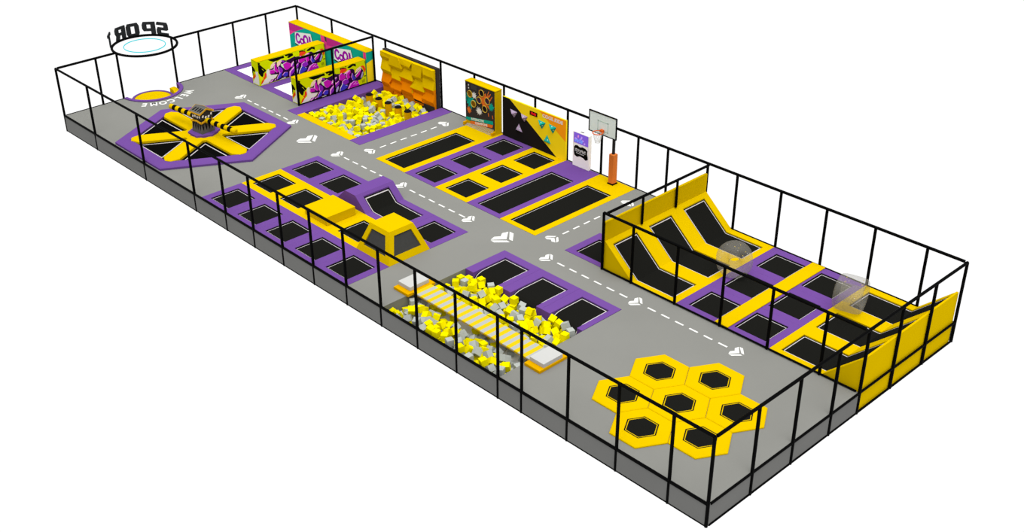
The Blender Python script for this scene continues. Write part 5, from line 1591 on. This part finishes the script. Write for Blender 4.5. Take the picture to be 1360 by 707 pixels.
# ------------------------------------------------------------------ basketball hoop
t = thing('basketball_hoop', 'basketball hoop with orange padded pole and pale glass backboard', 'basketball hoop', (29.45, 16.8, ZT))
px, py = 29.45, 16.8
MB().box(px-.2, px+.2, py-.2, py+.2, ZT+.003, .07).build('base_plate', M_blk, t)
MB().box(px-.17, px+.17, py-.17, py+.17, .071, 1.76).build('pole_pad', M_brown, t, bevel=.03)
MB().tube((px, py, .07), (px, py, 3.45), .085, 14).build('pole', mat('pole_black', rgb(34, 34, 36), .45, .3), t, smooth=False)
for dx in (-.2, .2): MB().tube((px, py, 3.42), (px+dx, 15.95, 3.62), .03, 8).build('support_arm', M_blk, t)
bx0, bx1, bz0, bz1, by = 28.44, 30.37, 3.09, 4.28, 15.9
MB().box(bx0+.03, bx1-.03, by, by+.03, bz0+.03, bz1-.03).build('backboard', M_dstripe, t)
b = MB()
for a in ((bx0, bx1, bz0, bz0+.05), (bx0, bx1, bz1-.05, bz1), (bx0, bx0+.05, bz0, bz1), (bx1-.05, bx1, bz0, bz1)): b.box(a[0], a[1], by-.02, by+.05, a[2], a[3])
bf = b.build('backboard_frame', M_blk, t)
b = MB(); q0, q1, r0, r1 = 29.05, 29.8, 3.3, 3.86
for a in ((q0, q1, r0, r0+.05), (q0, q1, r1-.05, r1), (q0, q0+.05, r0, r1), (q1-.05, q1, r0, r1)): b.box(a[0], a[1], by-.004, by, a[2], a[3])
b.build('target_square', M_dmark, t)
b = MB().torus((29.43, 15.52, 3.36), .27, .025, 32, 8); b.box(29.33, 29.53, 15.76, 15.9, 3.28, 3.42); b.build('rim', M_hoop, t)
b = MB(); n = 14
for k in range(n):
    for s in (1, -1):
        for q in range(4):
            a0 = 2*math.pi*(k + s*q*.5)/n; a1 = 2*math.pi*(k + s*(q+1)*.5)/n; R0 = .26 - .035*q; R1 = .26 - .035*(q+1); z0 = 3.35 - .14*q
            b.tube((29.43 + R0*math.cos(a0), 15.52 + R0*math.sin(a0), z0), (29.43 + R1*math.cos(a1), 15.52 + R1*math.sin(a1), z0-.14), .007, 4)
b.build('net', M_net, t)

# ------------------------------------------------------------------ zorb rollers
def zorb(label, c, ax, R=.84, hw=.5, hole=.26):
    t = thing('zorb_roller', label, 'zorb ball', (c[0], c[1], c[2]-R), 'clear inflatable rollers')
    a = Vector(ax).normalized(); e = a.cross(Vector((0,0,1))).normalized(); f = e.cross(a); c = Vector(c)
    def shell(R, r, hw, n=64, k=28):
        rings = []
        for i in range(n):
            th = 2*math.pi*i/n; d = e*math.cos(th) + f*math.sin(th); ring = []
            for j in range(k):
                u = 2*math.pi*j/k; cu, su = math.cos(u), math.sin(u)
                p = .55
                q = (R+r)/2 + (R-r)/2*math.copysign(abs(cu)**p, cu); w = hw*math.copysign(abs(su)**p, su)
                ring.append(tuple(c + d*q + a*w))
            rings.append(ring)
        return MB().loft(rings, closed=True)
    shell(R, hole, hw).build('outer_skin', M_zorb, t, smooth=True)
    b = MB(); rg = random.Random(5)
    for k in range(16):
        th = rg.uniform(.3, 2.9); rr = rg.uniform(.45, .75); d = e*math.cos(th) + f*math.sin(th)
        p = c + d*rr + a*(hw*.55*(1 if k % 3 else -1))
        b.tube(p - a*.012, p + a*.012, .018, 6, m=k % 2)
    b.build('cord_knot', [M_ckyel, M_gwhite], t)
ZR = .84
zorb('clear inflatable roller standing at the foot of the bent ramp lanes', (39.95, 13.55, ZR+.03), (.62, -.78, 0))
zorb('clear inflatable roller on the purple and yellow pads near the right-hand ramp', (45.4, 14.75, ZR+.03), (.97, .25, 0), hw=.62, hole=.42)

# ------------------------------------------------------------------ entrance
def arc_ring(b, r0, r1, z0, z1, a0, a1, n, m=0, c=(0, 5.87)):
    rings = []
    for k in range(n+1):
        a = a0 + (a1-a0)*k/n; ca, sa = math.cos(a), math.sin(a)
        rings.append([(c[0]+r0*ca, c[1]+r0*sa, z0), (c[0]+r1*ca, c[1]+r1*sa, z0), (c[0]+r1*ca, c[1]+r1*sa, z1), (c[0]+r0*ca, c[1]+r0*sa, z1)])
    return b.loft(rings, m)
tag(arc_ring(MB(), 1.72, 1.95, .002, .07, -math.pi/2+.02, math.pi/2-.02, 40).build('entrance_kerb', M_pur, bevel=.015), 'curved purple padded rim around the round entrance', 'padding')
t = thing('entrance_landing', 'round yellow landing with a purple border sunk in the entrance', 'step', (0, 5.87, -D))
MB().prism([(1.14*math.cos(2*math.pi*k/48), 5.87 + 1.14*math.sin(2*math.pi*k/48)) for k in range(48)], -D, -.5).build('tread', M_yel, t)
b = MB(); rings = [[(r*math.cos(2*math.pi*k/48), 5.87 + r*math.sin(2*math.pi*k/48), z) for k in range(48)] for r, z in ((1.15,-D),(1.3,-D),(1.3,-.47),(1.15,-.47))]
b.loft(rings, closed=True); b.build('border', M_pur, t)
tag(arc_ring(MB(), 1.33, 1.69, -D, -.22, math.radians(57), math.radians(97), 10).build('entrance_step', M_yel, bevel=.01), 'small curved yellow step between the sunken landing and the purple rim', 'step')
t = thing('entrance_gate', 'round black gate ring with upright sign letters over the entrance', 'gate', (0, 5.87, 2.9))
MB().torus((0, 5.87, 3.0), 1.97, .08, 96, 8).build('ring', M_blk, t, smooth=True)
MB().torus((0, 5.87, 3.0), 1.26, .028, 96, 6).build('light_ring', M_cyan, t)
TK = .35
GLY = {  # strokes of the block letters in a unit box
 'S': [[(0,.8),(.08,1),(.92,1),(1,.8)], [(0,.8),(1,.8),(1,.78),(TK,.78),(0,.78)], [(0,.45),(TK,.6),(TK,.8),(0,.8)], [(0,.45),(.1,.4),(1,.4),(.9,.6),(TK,.6)], [(1-TK,.2),(1,.2),(1,.4),(1-TK,.4)], [(0,0),(.92,0),(1,.2),(0,.2)]],
 'P': [[(0,0),(TK,0),(TK,1),(0,1)], [(TK,.8),(1,.8),(.9,1),(TK,1)], [(1-TK,.5),(1,.5),(1,.8),(1-TK,.8)], [(TK,.3),(.9,.3),(1,.5),(TK,.5)]],
 'O': [[(0,.22),(TK,.22),(TK,.78),(0,.78)], [(1-TK,.22),(1,.22),(1,.78),(1-TK,.78)], [(0,.78),(1,.78),(.88,1),(.12,1)], [(.12,0),(.88,0),(1,.22),(0,.22)]],
 'R': [[(0,0),(TK,0),(TK,1),(0,1)], [(TK,.8),(1,.8),(.9,1),(TK,1)], [(1-TK,.55),(1,.55),(1,.8),(1-TK,.8)], [(TK,.36),(.9,.36),(1,.55),(TK,.55)], [(1-TK,0),(1,0),(.9,.36),(1-TK-.1,.36)]],
 'T': [[(0,.8),(1,.8),(1,1),(0,1)], [(.37,0),(.63,0),(.63,.8),(.37,.8)]]}
for ch, ang in zip('SPORT', (117, 142, 170, 195, 234)):
    a = math.radians(ang); rad = Vector((math.cos(a), math.sin(a), 0)); rt = Vector((-math.sin(a), math.cos(a), 0))  # counter-clockwise: right-hand side seen from outside
    c = Vector((0, 5.87, 3.0)) + rad*2.05; b = MB(); w, h = .83, .86
    for q in GLY[ch]: b.slab([tuple(c + rt*(u-.5)*w + Vector((0,0,-.02+v*h)) - rad*.04) for u, v in q], rad*.08)
    b.build('sign_letter', M_letter, t)

# ------------------------------------------------------------------ camera, sky and sun
cam = bpy.data.cameras.new('camera'); co = bpy.data.objects.new('camera', cam); COL.objects.link(co); scene.camera = co
cam.sensor_width = 36.0; cam.sensor_fit = 'HORIZONTAL'; cam.lens = 1607.0889*36/1360; cam.clip_end = 500
Rw = Matrix(((0.69254734, 0.72136911, -0.00218766), (-0.35689322, 0.34526615, 0.86799684), (0.62690143, -0.60034814, 0.4965649)))
co.matrix_world = Matrix.Translation((68.06149, -27.64656, 28.46395)) @ Rw.transposed().to_4x4()
w = bpy.data.worlds.new('world'); scene.world = w; w.use_nodes = True; nt = w.node_tree
bg = nt.nodes['Background']; tc = nt.nodes.new('ShaderNodeTexCoord'); sx = nt.nodes.new('ShaderNodeSeparateXYZ'); cr = nt.nodes.new('ShaderNodeValToRGB')
mr = nt.nodes.new('ShaderNodeMapRange'); mr.inputs['From Min'].default_value = -1; mr.inputs['From Max'].default_value = 1
nt.links.new(tc.outputs['Generated'], sx.inputs[0]); nt.links.new(sx.outputs['Z'], mr.inputs['Value']); nt.links.new(mr.outputs[0], cr.inputs['Fac'])
e = cr.color_ramp.elements; e[0].position = 0.0; e[0].color = (.52, .52, .52, 1); e[1].position = 1.0; e[1].color = (1, 1, 1, 1)
for p, v in ((.44, .52), (.53, .12), (.62, .2)):
    q = e.new(p); q.color = (v, v, v, 1)
nt.links.new(cr.outputs['Color'], bg.inputs['Color']); bg.inputs['Strength'].default_value = 2.0
sd = bpy.data.lights.new('sun', 'SUN'); so = bpy.data.objects.new('sun', sd); COL.objects.link(so)
sd.energy = 1.9; sd.angle = math.radians(38)
so.rotation_euler = Vector((.36, -.24, .9)).to_track_quat('Z', 'Y').to_euler(); so.location = (25, 8, 30)
vs = scene.view_settings; vs.view_transform = 'Standard'; vs.look = 'None'; vs.exposure = 0; vs.gamma = 1; vs.use_curve_mapping = False
scene.cycles.use_denoising = True; scene.cycles.use_adaptive_sampling = False; scene.cycles.max_bounces = 6; scene.cycles.transparent_max_bounces = 24
